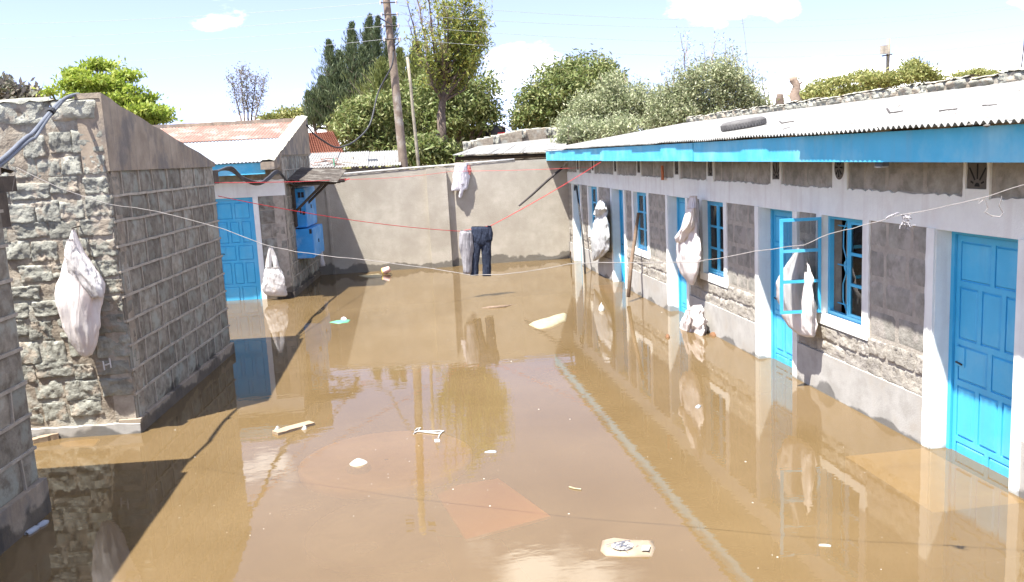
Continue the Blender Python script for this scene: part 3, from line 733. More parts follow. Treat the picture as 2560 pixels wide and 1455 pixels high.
panel_door(DB, f0 + .006, f1 - .006, -.07, 2.18, -.06, hB, lockhigh=True)
MB().box(DB, .22, 7, .60, .625, 2.655, 2.885).build('fascia_board', 'blue_fascia', hB)
upB = V((K.x, K.y, .232)).normalized(); nB = KN.cross(upB); nB = nB if nB.z > 0 else -nB
e0 = DB.p(.245, .68, 2.90)
for i in range(8):
    corrugated('roof_sheet', 'tin_blue', hB, e0 - KN * (.76 * i) + nB * random.uniform(0, .006) - upB * random.uniform(0, .02), -KN, .79, upB, 2.35, nB, amp=.011)
    corrugated('rusty_roof_sheet', 'rust', hB, e0 - KN * (.76 * i) + upB * 2.25 + nB * (.018 + random.uniform(0, .005)), -KN, .79, upB, 1.85, nB, amp=.011)
rp_ = MB(); n = 60; lo = [(.2 + 6.5 * i / n, 3.35) for i in range(n + 1)]; hi = [(x, 3.93 + .015 * fnoise(x * 3, 1, 1)) for x, _ in lo]
rp_.strip(Fr(FB.p(LB - .22, 0, 0), -KN, -K), lo, hi, -.22, 0.0); rp_.build('rear_parapet', 'render_dark', hB)
# --- house C, cut by the picture's edge
LC = 4.2
OC = V((-3.06, 7.52, 0)) - K * LC
hC, FC, wC = gable_house('dark coursed stone house end with timber eaves jutting over the alley and conduits', OC, LC, 3.55, 2.82, True, Stones(0, LC, .30, 2.84, .27))
gable_cap(hC, FC, -.01, LC + .02, 3.66, 2.90, 2.835)
MB().box(FC, -.03, LC + .03, -.2, .04, -.5, .30).build('plinth', 'render_dark', hC)
MB().box(FC, LC - .2, LC, -5, -.25, -.5, 2.75).build('front_wall', 'white', hC)
MB().box(FC, 0, .2, -5, -.25, -.5, 3.4).build('rear_wall', 'mortar', hC)
e0 = FC.p(LC + .42, -.05, 2.86)
for i in range(6): corrugated('roof_sheet', 'rust_dark', hC, e0 - KN * (.8 * i), -KN, .83, upA, 4.6, V((0, 0, 1)), amp=.01)
MB().box(FC, LC - .1, LC + .40, -.20, -.06, 2.70, 2.83).build('eave_beam', 'timber', hC)
MB().box(FC, LC + .005, LC + .18, -.26, -.04, 2.42, 2.70).build('eave_block', 'timber', hC)
# grey conduits from C's eaves up over A's rear wall
cd = thing('conduit_pipe', 'pair of grey plastic conduits bent up over the rubble wall top', 'pipe', FC.p(LC + .2, -.1, 2.85))
p0 = FC.p(LC + .1, -.12, 2.90); top = on_y(187, 238, 9.62)
for k, off in enumerate((0, .055)):
    pts = [p0 + V((-.35, 0, .0 - off)), p0 + V((0, 0, -off * .6)), on_y(62 + 6 * k, 346 + 9 * k, 8.3), on_y(80 + 8 * k, 334 + 9 * k, 8.5), on_y(112 + 4 * k, 296 + 4 * k, 8.95), on_y(140 + 3 * k, 264 + 3 * k, 9.3), on_y(160, 248 + k, 9.5), on_y(176, 240, 9.62), on_y(192, 236, 9.8), on_y(200, 237, 10.0)]
    MB().tube(smooth(pts), .018, 10).build('conduit', 'conduit', cd, True)
MB().tube([on_y(126, 282, 9.1), on_y(131, 276, 9.16)], .034, 10).build('clip', 'black', cd)
# ------------------------------------------------------------------ yard wall at the far end
BWF = Fr((0, 22.5, 0), (1, 0, 0), (0, -1, 0))
bw = thing('yard_wall', 'tall plastered yard wall closing the far end, damp at its foot', 'wall', (1.4, 22.6, 0))
def ztop(x): return 2.46 + .034 * (x + 1.5)
n = 60; xs = [-2.0 + (3.33 + 2.0) * i / n for i in range(n + 1)]
MB().prism(BWF, [(3.33, -.5), (-2.0, -.5)] + [(x, ztop(x) + random.uniform(-.008, .008)) for x in xs], -.2, 0).build('wall_panel', 'plaster', bw)
MB().prism(BWF, [(4.75, -.5), (3.332, -.5), (3.332, 2.62), (4.75, 2.62)], -.2, .004).build('wall_panel', 'plaster', bw)
MB().prism(BWF, [(1.0, -.5), (1.53, -.5), (1.51, 2.50), (1.50, 2.535), (1.03, 2.53), (1.0, 2.50)], -.1, .13).build('buttress', 'plaster', bw)
MB().prism(BWF, [(-1.52, -.5), (-1.45, -.5), (-1.47, 2.40), (-1.53, 2.40)], -.1, .035).build('buttress', 'plaster', bw)
MB().tube([(-1.6, 22.56, 2.50), (0.4, 22.55, 2.575), (1.5, 22.56, 2.60), (3.3, 22.55, 2.66)], .022, 8).build('pipe_rail', 'pad', bw, True)
cp = MB(); n = 50; vs = []
for i in range(n + 1):
    x = -1.9 + 5.2 * i / n
    for j in range(4): vs.append((x, 22.49 + .07 * j, ztop(x) + .008 + .012 * fnoise(i * .7, j, 3)))
cp.add(vs, [(i * 4 + j, i * 4 + j + 1, i * 4 + j + 5, i * 4 + j + 4) for i in range(n) for j in range(3)]); cp.build('coping', 'mortar_light', bw, True)
# ------------------------------------------------------------------ meter cupboards and their little roof, on house B
mc = thing('meter_cabinet', 'two blue metal meter cupboards stacked on the shaded house side wall', 'cabinet', FB.p(1.2, .15, .8))
def cupboard(a0, a1, b1, c0, c1, mt, slots):
    o = MB().box(FB, a0, a1, .0, b1, c0, c1).build('cupboard', mt, mc)
    MB().box(FB, a0 + .03, (a0 + a1) / 2 - .005, b1, b1 + .012, c0 + .03, c1 - .03).build('cupboard_door', mt, o)
    MB().box(FB, (a0 + a1) / 2 + .005, a1 - .03, b1, b1 + .012, c0 + .03, c1 - .03).build('cupboard_door', mt, o)
    e = Fr(FB.p(a0, 0, 0), KN, -K)
    for (p, q, r, s) in slots: MB().box(e, p, q, -.01, .006, r, s).build('meter_window', 'black', o)
    MB().box(FB, (a0 + a1) / 2 - .05, (a0 + a1) / 2 - .03, b1 + .012, b1 + .03, (c0 + c1) / 2 - .04, (c0 + c1) / 2 + .04).build('handle', 'dark_stick', o)
    return o
cupboard(.95, 2.35, .24, 1.42, 2.28, 'blue_metal', [(.10, .16, 2.08, 2.2), (.175, .235, 2.08, 2.2), (.12, .15, 1.72, 1.86), (.17, .23, 1.70, 1.78)])
cupboard(.85, 2.30, .36, .74, 1.39, 'blue_metal', [(.30, .355, 1.28, 1.38)])
MB().box(FB, .78, .94, .0, .05, 1.45, 2.3).build('backing_board', 'timber', mc)
cn = thing('iron_canopy', 'rusty corrugated iron canopy on timber brackets over the meter cupboards', 'canopy', FB.p(1.2, .5, 2.4))
upc = (KN * 1.0 + V((0, 0, -.10))).normalized(); nc = V((0, 0, 1)); KT = (K + V((0, 0, .13))).normalized()
c0 = FB.p(.45, -.02, 2.50)
for i in range(2): corrugated('canopy_sheet', 'rust_dark', cn, c0 + KT * (.85 * i) + V((0, 0, .012 * i)), KT, .9, upc, 1.08, nc, amp=.016, period=.1)
for aa in (.62, 1.35, 2.1): MB().box(FB, aa, aa + .05, .0, 1.0, 2.345, 2.395).build('canopy_joist', 'timber', cn)
MB().box(FB, .47, 2.25, .90, .98, 2.375, 2.425).build('canopy_batten', 'timber', cn)
for aa in (.63, 1.36): MB().tube([FB.p(aa, .03, 1.75), FB.p(aa, .75, 2.39)], .028, 4).build('brace', 'timber', cn)
rag = loft([(FB.p(2.0, .34, .86 - .45 * t), KN * (.02 + .04 * t), K * (.03 + .06 * t)) for t in [i / 8 for i in range(9)]], 14, .35, 3, 2.2)
finish(rag.build('hanging_rag', 'bag', None, True), 'grubby white plastic strip dangling below the meter cupboards', 'rag')
# ------------------------------------------------------------------ roofs and poles beyond the yard wall
sh = thing('tin_shed', 'shed behind the yard wall with whitish corrugated iron roof and scrap on it', 'shed', (-1.5, 26, 0))
e = on_y(1000, 413, 24.3); t_ = on_y(1000, 376, 28.2)
sup = V((0, t_.y - e.y, t_.z - e.z)); sl_ = sup.length; sup.normalize(); sn = V((0, -sup.z, sup.y))
for i in range(8): corrugated('roof_sheet', 'tin', sh, V((e.x - .9 * (i + 1), e.y - random.uniform(0, .08), e.z + .05 * i * .4)) + sn * random.uniform(0, .012), V((1, 0, 0)), .93, sup, sl_, sn, amp=.014)
MB().box(WF, e.x - 7.5, e.x - .1, 24.6, 28.3, -.5, 2.6).build('shed_wall', 'mortar', sh)
MB().box(Fr(on_y(934, 408, 25.6), (1, 0, 0), (0, -1, 0)), -.16, .12, -.12, .12, -.1, .12).build('flue_box', 'conduit', sh)
sc_ = thing('scrap_iron', 'tangle of thin rusty bars lying on the shed roof behind the wall', 'scrap', on_y(850, 410, 25.0))
for i in range(12):
    p = on_y(random.uniform(775, 900), random.uniform(402, 422), 24.7); d = V((random.uniform(-.8, .8), random.uniform(-.1, .2), random.uniform(-.02, .09)))
    MB().tube([p - d * .5 + V((0, 0, .05)), p + V((0, 0, .07 + random.uniform(0, .05))), p + d * .5 + V((0, 0, .05))], .012, 5).build('bar', random.choice(['rust', 'pale_wood', 'rust']), sc_)
MB().tube([on_y(836, 418, 24.6), on_y(834, 396, 24.6)], .02, 6).build('upright_pipe', 'litter_green', sc_)
# red tiled house
th = thing('tiled_house', 'distant house with red clay tiled roof seen above the iron shed', 'house', (-3.5, 39, 0))
A = on_y(700, 334, 40); B = on_y(833, 330, 40); C_ = on_y(861, 384, 35); D = on_y(700, 392, 35)
MB().add([A, B, C_, D], [(0, 1, 2, 3)])
rm = MB(); rm.add([A, B, C_, D, B + V((.3, 3, -1.2)), A + V((0, 3, -1.2))], [(0, 1, 2, 3), (1, 0, 5, 4), (1, 4, 2)]); ro = rm.build('roof', 'tile', th)
tl = MB(); nr_, ncol = 13, 26
for r_ in range(nr_):
    for k in range(ncol):
        f0 = k / ncol; f1 = (k + .86) / ncol; g0 = r_ / nr_; g1 = (r_ + 1.05) / nr_
        def bil(f, g_): return A.lerp(B, f).lerp(D.lerp(C_, f), g_)
        up_ = V((0, -.05, .07)); cR = bil((f0 + f1) / 2, g0) + up_ * .8; cS = bil((f0 + f1) / 2, g1) + up_ * 2.2
        tl.add([bil(f0, g0), cR, bil(f1, g0), bil(f1, g1) + up_, cS, bil(f0, g1) + up_], [(0, 1, 4, 5), (1, 2, 3, 4)])
finish(tl.build('roof_tiles', 'tile', th), kind='stuff')
MB().box(WF, A.x, C_.x - .5, 35.6, 42.5, -.5, C_.z - .1).build('wall', 'plaster', th)
# roof behind the far corner
rs = thing('tin_shed', 'shed with a pale iron roof and ragged black eaves beyond the far corner', 'shed', (4.5, 26, 0))
P1 = on_y(1130, 388, 25); P2 = on_y(1405, 378, 25.2); P3 = on_y(1425, 340, 29.5); P4 = on_y(1195, 366, 28.5)
n = 9
for i in range(n):
    q0, q1 = P1.lerp(P2, i / n), P1.lerp(P2, (i + 1.04) / n); r0, r1 = P4.lerp(P3, i / n), P4.lerp(P3, (i + 1.04) / n); k = 24
    vs = []
    for j in range(k + 1): w_ = V((0, -.004, .012 * math.sin(j * 2.2))); vs += [tuple(q0.lerp(q1, j / k) + w_ - V((0, .1 * random.random(), 0))), tuple(r0.lerp(r1, j / k) + w_)]
    mm = MB(); mm.add(vs, [(2 * j, 2 * j + 2, 2 * j + 3, 2 * j + 1) for j in range(k)]); mm.build('roof_sheet', 'tin', rs, True)
MB().tube([P1 + V((.1, .25, -.1)), P2 + V((0, .25, -.1))], .06, 4).build('eave_beam', 'timber', rs)
MB().box(WF, P1.x + .3, P2.x, 25.5, 28.3, -.5, 2.62).build('wall', 'render_dark', rs)
rw_ = thing('rubble_parapet', 'low rubble wall top running back beside the far pale roof', 'wall', on_y(1290, 345, 30))
q = [on_y(1160, 368, 28.6), on_y(1230, 352, 29.0), on_y(1300, 336, 29.5), on_y(1360, 330, 30), on_y(1440, 332, 30), on_y(1560, 318, 30.5)]
for i in range(len(q) - 1):
    for k in range(4):
        c_ = q[i].lerp(q[i + 1], (k + .5) / 4); w_ = (q[i + 1] - q[i]).length / 4
        link('stone', random.choice(VCAP), None, rw_, Fr(c_, (1, 0, 0), (0, -1, 0)).M(0, 0, 0, w_ * 1.02, .06, .32))
for i in range(len(q) - 1):
    d = q[i + 1] - q[i]
    MB().prism(Fr((0, q[i].y, 0), (1, 0, d.y / d.x), (0, -1, 0)) if False else Fr((0, q[i].y + .12, 0), (1, 0, 0), (0, -1, 0)), [(q[i].x, -.5), (q[i + 1].x, -.5), (q[i + 1].x, q[i + 1].z + .12), (q[i].x, q[i].z + .12)], -.2, 0).build('wall_core', 'rubble_mortar', rw_)
# grey block house and tank
gh = thing('block_house', 'plain grey block house half hidden behind the mango tree', 'house', (7, 52, 0))
a_ = on_y(1140, 322, 50); b_ = on_y(1216, 322, 50)
MB().box(WF, a_.x, b_.x, 50, 54, -.5, a_.z).build('wall', 'mortar_light', gh)
MB().box(WF, a_.x - .15, b_.x + .15, 49.8, 54.2, a_.z, a_.z + .12).build('roof', 'render', gh)
tk = thing('water_tank', 'black plastic water tank standing on a block tower', 'tank', on_y(1240, 350, 46))
tb = on_y(1240, 353, 46); prof = [(0, .53), (.1, .55), (.22, .53), (.3, .55), (.42, .53), (.5, .55), (.62, .53), (.70, .53), (.78, .40), (.80, .16)]
tm = MB()
for i, (z, r_) in enumerate(prof):
    for j in range(20): an = j * math.pi / 10; tm.v.append((tb.x + r_ * math.cos(an), tb.y + r_ * math.sin(an), tb.z + z))
for i in range(len(prof) - 1):
    for j in range(20): aa = i * 20 + j; bb_ = i * 20 + (j + 1) % 20; tm.f.append((aa, bb_, bb_ + 20, aa + 20))
tm.f.append(tuple(range(20))); tm.f.append(tuple(range(180, 200))); tm.build('tank_body', 'tank', tk, True)
MB().box(Fr(tb, (1, 0, 0), (0, -1, 0)), .05, .40, .51, .56, .36, .43).build('tank_label', 'red_cord', tk)
MB().tube([tb + V((-.2, -.3, .78)), tb + V((.4, -.4, .72)), tb + V((.75, -.3, .45)), tb + V((.76, -.3, .1))], .03, 6).build('tank_pipe', 'pad', tk)
MB().box(Fr((tb.x, tb.y, 0), (1, 0, 0), (0, -1, 0)), -.7, .7, -.7, .7, -.5, tb.z).build('tower', 'mortar', tk)
# poles
def pole(name, label, p, q, r0, r1, mt, lean_pts=None, seg=14):
    b = p + (p - q) * ((p.z + .5) / (q.z - p.z)); t = thing(name, label, 'pole', b)
    pts = [b.lerp(q, i / 8) + V((random.uniform(-.012, .012), random.uniform(-.012, .012), 0)) for i in range(9)]
    MB().tube(pts, [r0 + (r1 - r0) * i / 8 for i in range(9)], seg).build('shaft', mt, t, True)
    return t
pb, pt_ = on_y(1009, 412, 25), on_y(964, -12, 25); ptop = pb + (pt_ - pb) * 1.22
up_ = pole('utility_pole', 'thick wooden utility pole leaning slightly behind the yard wall', pb, ptop, .145, .095, 'pole')
def onpole(py): 
    f = (412 - py) / 424.; return pb + (pt_ - pb) * f
def insul(p, parent):
    MB().tube([p + V((0, 0, -.05)), p + V((0, 0, -.02)), p + V((0, 0, 0)), p + V((0, 0, .03)), p + V((0, 0, .05))], [.02, .035, .022, .035, .02], 8).build('insulator', 'render', parent, True)
attach = []
for py in (8, 37, 65, 97):
    c_ = onpole(py) + V((0, -.12, 0)); MB().tube([c_ + V((-.16, -.02, 0)), c_ + V((.26, -.02, 0))], .018, 6).build('bracket', 'dark_stick', up_)
    insul(c_ + V((.26, -.02, 0)), up_); insul(c_ + V((-.16, -.02, 0)), up_); attach.append(c_)
MB().tube([onpole(40) + V((-.3, -.1, 0)), onpole(55) + V((-.05, -.14, 0)), onpole(62) + V((.08, -.14, 0)), onpole(90) + V((.1, -.13, 0)), onpole(125) + V((.08, -.13, 0))], .02, 6).build('riser_cable', 'cable', up_, True)
for (dx, dz) in ((-.35, .0), (.3, .1)): MB().box(Fr(ptop + V((dx, -.1, -.35 + dz)), (1, 0, 0), (0, -1, 0)), -.12, .12, -.06, .06, -.1, .1).build('junction_box', 'dark_stick', up_)
sp = pole('slim_pole', 'slim bare pale pole standing beside the utility pole', on_y(1045, 413, 26), on_y(1019, 143, 26), .058, .04, 'pale_wood')
# service cable to house B
cb_ = [onpole(125) + V((.05, -.13, 0)), onpole(165) + V((-.05, -.2, 0)), on_y(946, 230, 24.9), on_y(925, 310, 24.5), on_y(890, 350, 24), on_y(858, 366, 23.5), on_y(835, 367, 23), on_y(808, 352, 22.6), on_y(785, 335, 22.4), on_y(766, 312, 22.2)]
finish(MB().tube(smooth(cb_), .022, 7).build('service_cable', 'cable', None, True), 'thick black service cable looping from the utility pole to the house gable', 'cable')
# cable bundle between the houses A and B
t0 = FA.p(LA + .02, -.1, 2.76); t1 = FB.p(-.02, .04, 2.52)
for k in range(3):
    off = V((.02 * k, .03 * k, -.02 * k)); mid = on_y(640 + 4 * k, 462 - 3 * k, 16.3)
    pts = [t0 + off, on_y(572 + 2 * k, 425 - 4 * k, 14.9), on_y(606, 448 - 3 * k, 15.6), mid, on_y(668, 452 - 4 * k, 17.2), on_y(694, 432 - 3 * k, 18.2), t1 + off, FB.p(.5, .06, 2.42) + off]
    finish(MB().tube(smooth(pts), .016, 6).build('cable', 'cable', None, True), 'one of three black cables sagging from the gable cap to the doorway house', 'cable', 'cables sagging between the two gables')
# power lines
LW = [(57, 0), (95, 37), (118, 65), (169, 97)]; RWi = [(-12, 0), (-8, 37), (38, 65), (80, 97)]
for i in range(4):
    p = attach[i]; lft = on_y(-120, LW[i][0] + 5, 31); rgt = on_y(2760, RWi[i][0] - 12, 40)
    for (a_, b_, d_, s_) in ((lft, p + V((-.16, -.02, .0)), .12, 'above the stone gables'), (p + V((.26, -.02, 0)), rgt, .9, 'above the row house roof')):
        finish(MB().tube(sag(a_, b_, d_, 24), .0045, 5).build('power_line', 'powerline', None), '%s power line on the utility pole, running off %s' % (('topmost', 'second highest', 'third highest', 'lowest')[i], s_), 'cable', 'power lines ' + s_)
# small transformer pole far off, masts
tpole = pole('transformer_pole', 'distant grey pole carrying a small transformer box beyond the acacias', on_y(2218, 210, 62), on_y(2222, 96, 62), .16, .13, 'pale_wood', seg=8)
c_ = on_y(2214, 124, 61.7); MB().box(Fr(c_, (1, 0, 0), (0, -1, 0)), -.33, .1, -.2, .2, -.3, .3).build('transformer', 'mortar', tpole)
MB().tube([on_y(2205, 140, 61.8), on_y(2230, 136, 61.8)], .05, 6).build('cross_arm', 'rust_dark', tpole)
mst = thing('aerial_mast', 'thin guyed aerial mast rising behind the feathery trees', 'mast', on_y(1878, 240, 38))
MB().tube([on_y(1878, 250, 38), on_y(1862, 90, 38), on_y(1846, -20, 38)], .014, 5).build('mast_rod', 'powerline', mst)
MB().tube([on_y(1850, 58, 38), on_y(1863, 56, 38)], .012, 5).build('mast_arm', 'powerline', mst)
ms2 = thing('aerial_mast', 'thin dark aerial rod standing behind the roof parapet stones', 'mast', on_y(2550, 215, 24))
MB().tube([on_y(2548, 215, 24), on_y(2562, 95, 24)], .018, 6).build('mast_rod', 'dark_stick', ms2)
MB().tube([on_y(2546, 208, 24), on_y(2552, 196, 24)], .035, 6).build('mast_foot', 'dark_stick', ms2)
# ------------------------------------------------------------------ trees
LM = {'bright': leafmat('bright_leaf', (.17, .25, .03), (.28, .36, .05), (.40, .43, .09), .45),
      'mango': leafmat('mango_leaf', (.095, .14, .035), (.17, .205, .062), (.26, .26, .11), .3),
      'casu': leafmat('casuarina_leaf', (.05, .075, .035), (.10, .135, .065), (.17, .20, .10), .25),
      'casu2': leafmat('olive_casuarina_leaf', (.09, .115, .03), (.15, .175, .05), (.22, .235, .075), .3),  # greener species tone of the second casuarina, its own leaf colour
      'tall': leafmat('tall_tree_leaf', (.11, .16, .04), (.22, .26, .06), (.45, .42, .10), .4),
      'feather': leafmat('feathery_leaf', (.14, .175, .08), (.29, .32, .17), (.46, .46, .30), .35),
      'acacia': leafmat('acacia_leaf', (.15, .18, .05), (.25, .27, .08), (.38, .35, .14), .35),
      'twig': leafmat('twig_leaf', (.14, .12, .10), (.22, .20, .16), (.16, .18, .10), .2)}
def leafquads(C, length, width, D=None, spread=1.0, rng=RNG):
    """diamond leaves at C pointing along D plus random spread"""
    n = len(C); r = rng.normal(size=(n, 3))
    d = r * spread + (0 if D is None else D); d /= np.linalg.norm(d, axis=1, keepdims=True) + 1e-9
    s = np.cross(d, rng.normal(size=(n, 3))); s /= np.linalg.norm(s, axis=1, keepdims=True) + 1e-9
    k = rng.uniform(.7, 1.3, size=(n, 1)); L_ = length * k; W_ = width * k
    P = np.empty((n, 4, 3)); P[:, 0] = C; P[:, 1] = C + d * L_ * .5 + s * W_ * .5; P[:, 2] = C + d * L_; P[:, 3] = C + d * L_ * .5 - s * W_ * .5
    return P
def scatter(ells, nclump, nleaf, spread, shell=.72, flat=1.0, low=-.75, lobe=0):
    """clump centres near the skin of ellipsoids, then leaves round each"""
    if lobe:
        sm = []
        for (c, r) in ells:
            for _ in range(lobe):
                d = RNG.normal(size=3); d /= np.linalg.norm(d); k = RNG.uniform(.34, .58); sm.append((np.array(c) + d * np.array(r) * RNG.uniform(.45, .8), tuple(np.array(r) * k)))
        ells = [(np.array(c), tuple(np.array(r) * .96)) for c, r in ells] + sm
    vol = np.array([e[1][0] * e[1][2] for e in ells]); vol = vol / vol.sum(); pts = []
    for (c, r), f in zip(ells, vol):
        n = max(3, int(nclump * f)); d = RNG.normal(size=(n * 3, 3)); d /= np.linalg.norm(d, axis=1, keepdims=True)
        d = d[d[:, 2] > low][:n]
        rad = RNG.uniform(shell, 1.0, size=(len(d), 1)); pts.append(np.array(c) + d * rad * np.array(r))
    C = np.concatenate(pts)
    L_ = np.repeat(C, nleaf, axis=0) + RNG.normal(size=(len(C) * nleaf, 3)) * np.array([spread, spread, spread * flat])
    return C, L_
def limb(mb, p, q, r0, r1, lift=.15, n=5, wob=.06):
    p, q = V(p), V(q); L_ = (q - p).length; pts = []
    for i in range(n + 1):
        f = i / n; pts.append(p.lerp(q, f) + V((random.uniform(-1, 1) * wob * L_ * f * (1 - f) * 2, random.uniform(-1, 1) * wob * L_ * f * (1 - f) * 2, lift * L_ * f * (1 - f))))
    mb.tube(pts, [r0 + (r1 - r0) * i / n for i in range(n + 1)], 7); return pts
def tree(name, label, cat, base, ells, leaf, nclump, nleaf, spread, ll, lw, trunk_r=.2, shell=.72, flat=1.0, D=None, sp=1.0, low=-.75, bark='bark', group=None, nlimb=16, fork=.45, lobe=7):
    t = thing(name, label, cat, base, group); b = V(base)
    C, Lf = scatter(ells, nclump, nleaf, spread, shell, flat, low, lobe)
    tk = MB(); ctr = V(np.mean([e[0] for e in ells], axis=0)); fk = b.lerp(V((b.x * .5 + ctr.x * .5, b.y * .5 + ctr.y * .5, ctr.z)), fork)
    limb(tk, b, fk, trunk_r, trunk_r * .7, 0, 5, .03)
    for e in ells:
        m_ = V(e[0]) - V((0, 0, e[1][2] * .3)); limb(tk, fk, m_, trunk_r * .5, trunk_r * .16)
        cl = C[np.argsort(np.linalg.norm(C - np.array(e[0]), axis=1))][: max(3, nlimb // len(ells))]
        for k in cl: limb(tk, m_, k, trunk_r * .14, .012)
    tk.build('trunk', bark, t, True)
    quads('crown', leafquads(Lf, ll, lw, None if D is None else np.array(D), sp), LM[leaf], t)
    return t, C
def E_(px, py, y, rpx, rz=None, ry=None):
    """ellipsoid whose outline is a circle of rpx photo pixels at distance y"""
    s = math.hypot(y, 0) / 2150.0; r = rpx * s
    return (tuple(on_y(px, py, y)), (r, r if ry is None else ry * s, r if rz is None else rz * s))
def gb(px, y): p = on_y(px, 400, y); return (p.x, y, -.5)
# bright layered tree behind the rubble house
ells = [E_(*a) for a in [(200, 182, 25, 45, 10), (255, 165, 25.3, 42, 10), (310, 190, 25, 38, 11), (180, 210, 24.8, 36, 11), (235, 205, 24.6, 60, 13), (300, 222, 24.8, 50, 12), (215, 238, 24.8, 60, 15),
                         (290, 250, 24.5, 50, 15), (330, 262, 25, 45, 12), (365, 245, 25, 25, 10), (350, 275, 24.5, 50, 14), (400, 280, 25, 34, 12), (330, 298, 25, 60, 14), (395, 300, 25, 40, 10), (130, 232, 25.2, 18, 6), (240, 152, 25, 10, 6)]]
tree('layered_tree', 'bright yellow-green tree in flat layers behind the rubble house', 'tree', gb(262, 25), ells, 'bright', 620, 26, .10, .13, .05, .16, .2, .4, (.2, 0, .15), 1.0, -1, nlimb=40, lobe=0)
# twin thin tree
def wispy(name, label, px0, px1, pyb, pyt, y, n, leaf, cat='tree'):
    t = thing(name, label, cat, gb((px0 + px1) / 2, y)); tk = MB(); cs = []
    b = V(gb((px0 + px1) / 2 + 5, y)); s = y / 2150
    for i in range(n):
        f = (i + .5) / n; base = on_y(px0 + (px1 - px0) * (.25 + .5 * f), pyb, y + random.uniform(-.5, .5)); topp = on_y(px0 + (px1 - px0) * f + random.uniform(-6, 6), pyt + random.uniform(0, (pyb - pyt) * .35), y)
        limb(tk, b.lerp(base, .4), base, .09, .06, 0); pts = limb(tk, base, topp, .05, .012, 0, 8, .03)
        for k in range(1, 9):
            for j in range(4):
                q = pts[k] + V((random.uniform(-14, 14) * s, random.uniform(-.3, .3), random.uniform(2, 30) * s)); tk.tube([pts[k], q], [.012, .005], 4); cs.append(tuple(q)); cs.append(tuple(pts[k].lerp(q, .6)))
    tk.build('trunk', 'bark', t, True)
    C = np.repeat(np.array(cs), 7, axis=0) + RNG.normal(size=(len(cs) * 7, 3)) * .14
    quads('crown', leafquads(C, .14, .06, np.array([0, 0, .6])), LM[leaf], t)
wispy('thin_tree', 'pair of thin nearly bare upright stems beyond the rusty roof', 575, 665, 295, 165, 60, 5, 'twig')
ells = [E_(690, 296, 62, 40, 14), E_(735, 290, 62, 40, 16), E_(780, 285, 62, 40, 18)]
tree('far_thicket', 'low pale green bush line seen over the rusty roof', 'bush', gb(720, 62), ells, 'acacia', 160, 26, .3, .22, .12, .15, .3, .5)
# casuarinas
def casuarina(label, spires, leaf, y, base_px):
    t = thing('casuarina_tree', label, 'tree', gb(base_px, y)); tk = MB(); s = y / 2150; Cs = []; Ds = []; Ls = []
    b = V(gb(base_px, y)); fk = on_y(base_px, 330, y); limb(tk, b, fk, .3, .2, 0)
    for (pxb, pyb, pxt, pyt, w) in spires:
        w *= 1.2
        p = on_y(pxb, pyb, y + random.uniform(-2, 2)); q = on_y(pxt, pyt, p.y + random.uniform(-.5, .5)); limb(tk, fk, p, .12, .08, 0); pts = limb(tk, p, q, .09, .015, 0, 8, .02)
        n = int(abs(pyb - pyt) * w / 19) + 40
        for k in range(n):
            f = random.random() ** .8; a = p.lerp(q, f); an = random.uniform(0, 6.283); rr_ = w * s * (1.0 - f) ** .9 * random.choice((.3, .6, .9, 1.3, 1.9)) * random.uniform(.7, 1.1)
            e = a + V((math.cos(an) * rr_, math.sin(an) * rr_, rr_ * random.uniform(.3, 1.1)))
            if random.random() < .25: tk.tube([a, e], [.02, .006], 4)
            for j in range(15):
                g_ = random.uniform(.2, 1.1); c_ = a.lerp(e, g_) + V((random.gauss(0, .06), random.gauss(0, .06), random.gauss(0, .06))); Cs.append(tuple(c_)); Ds.append((math.cos(an) * .5, math.sin(an) * .5, 1.3)); Ls.append(.16 + .30 * (1 - f))
    tk.build('trunk', 'bark', t, True)
    quads('crown', leafquads(np.array(Cs), np.array(Ls)[:, None], .038, np.array(Ds), .4), LM[leaf], t)
casuarina('dark green spired casuarina standing tallest against the clouds', [(845, 300, 822, 105, 32), (880, 300, 880, 62, 34), (862, 320, 848, 130, 30), (905, 300, 925, 40, 32), (935, 290, 945, 45, 26), (915, 310, 905, 120, 30), (800, 320, 785, 225, 24), (820, 330, 805, 195, 26), (835, 340, 830, 230, 34), (890, 330, 890, 200, 40), (790, 335, 770, 232, 20), (955, 280, 985, 45, 22), (870, 350, 868, 270, 44)], 'casu', 55, 880)
casuarina('olive green casuarina behind the utility pole', [(950, 330, 955, 150, 40), (990, 320, 1000, 125, 36), (1030, 320, 1040, 105, 38), (1055, 330, 1065, 150, 34), (930, 340, 920, 215, 34), (975, 380, 975, 270, 50), (1075, 330, 1085, 180, 30)], 'casu2', 50, 990)
# mango trees
def mango(label, base_px, y, circ, nclump, leaf='mango', low=-.6):
    ells = [E_(px, py, y + dy, r, rz) for (px, py, dy, r, rz) in circ]
    return tree('mango_tree', label, 'tree', gb(base_px, y), ells, leaf, nclump, 24, .2, .25, .085, .24, .6, .8, (0, 0, -.5), .8, low, nlimb=30)
mango('broad mango tree spreading in front of the casuarinas', 930, 44, [(905, 300, 0, 70, 50), (860, 320, -1, 50, 34), (960, 280, 0, 75, 55), (900, 345, 0, 60, 40), (985, 350, 0, 60, 45), (945, 375, 0, 80, 35)], 560)
mango('leafy mango tree behind the tall sparse trunk', 1160, 46, [(1075, 235, 0, 70, 55), (1140, 230, 0, 75, 60), (1190, 250, 0, 58, 65), (1095, 300, 0, 80, 55), (1185, 310, 0, 62, 50), (1130, 270, 0, 90, 60), (1220, 285, 0, 30, 22), (1050, 330, 0, 60, 60), (1110, 360, 1, 70, 40), (1190, 350, 1, 55, 30)], 950)
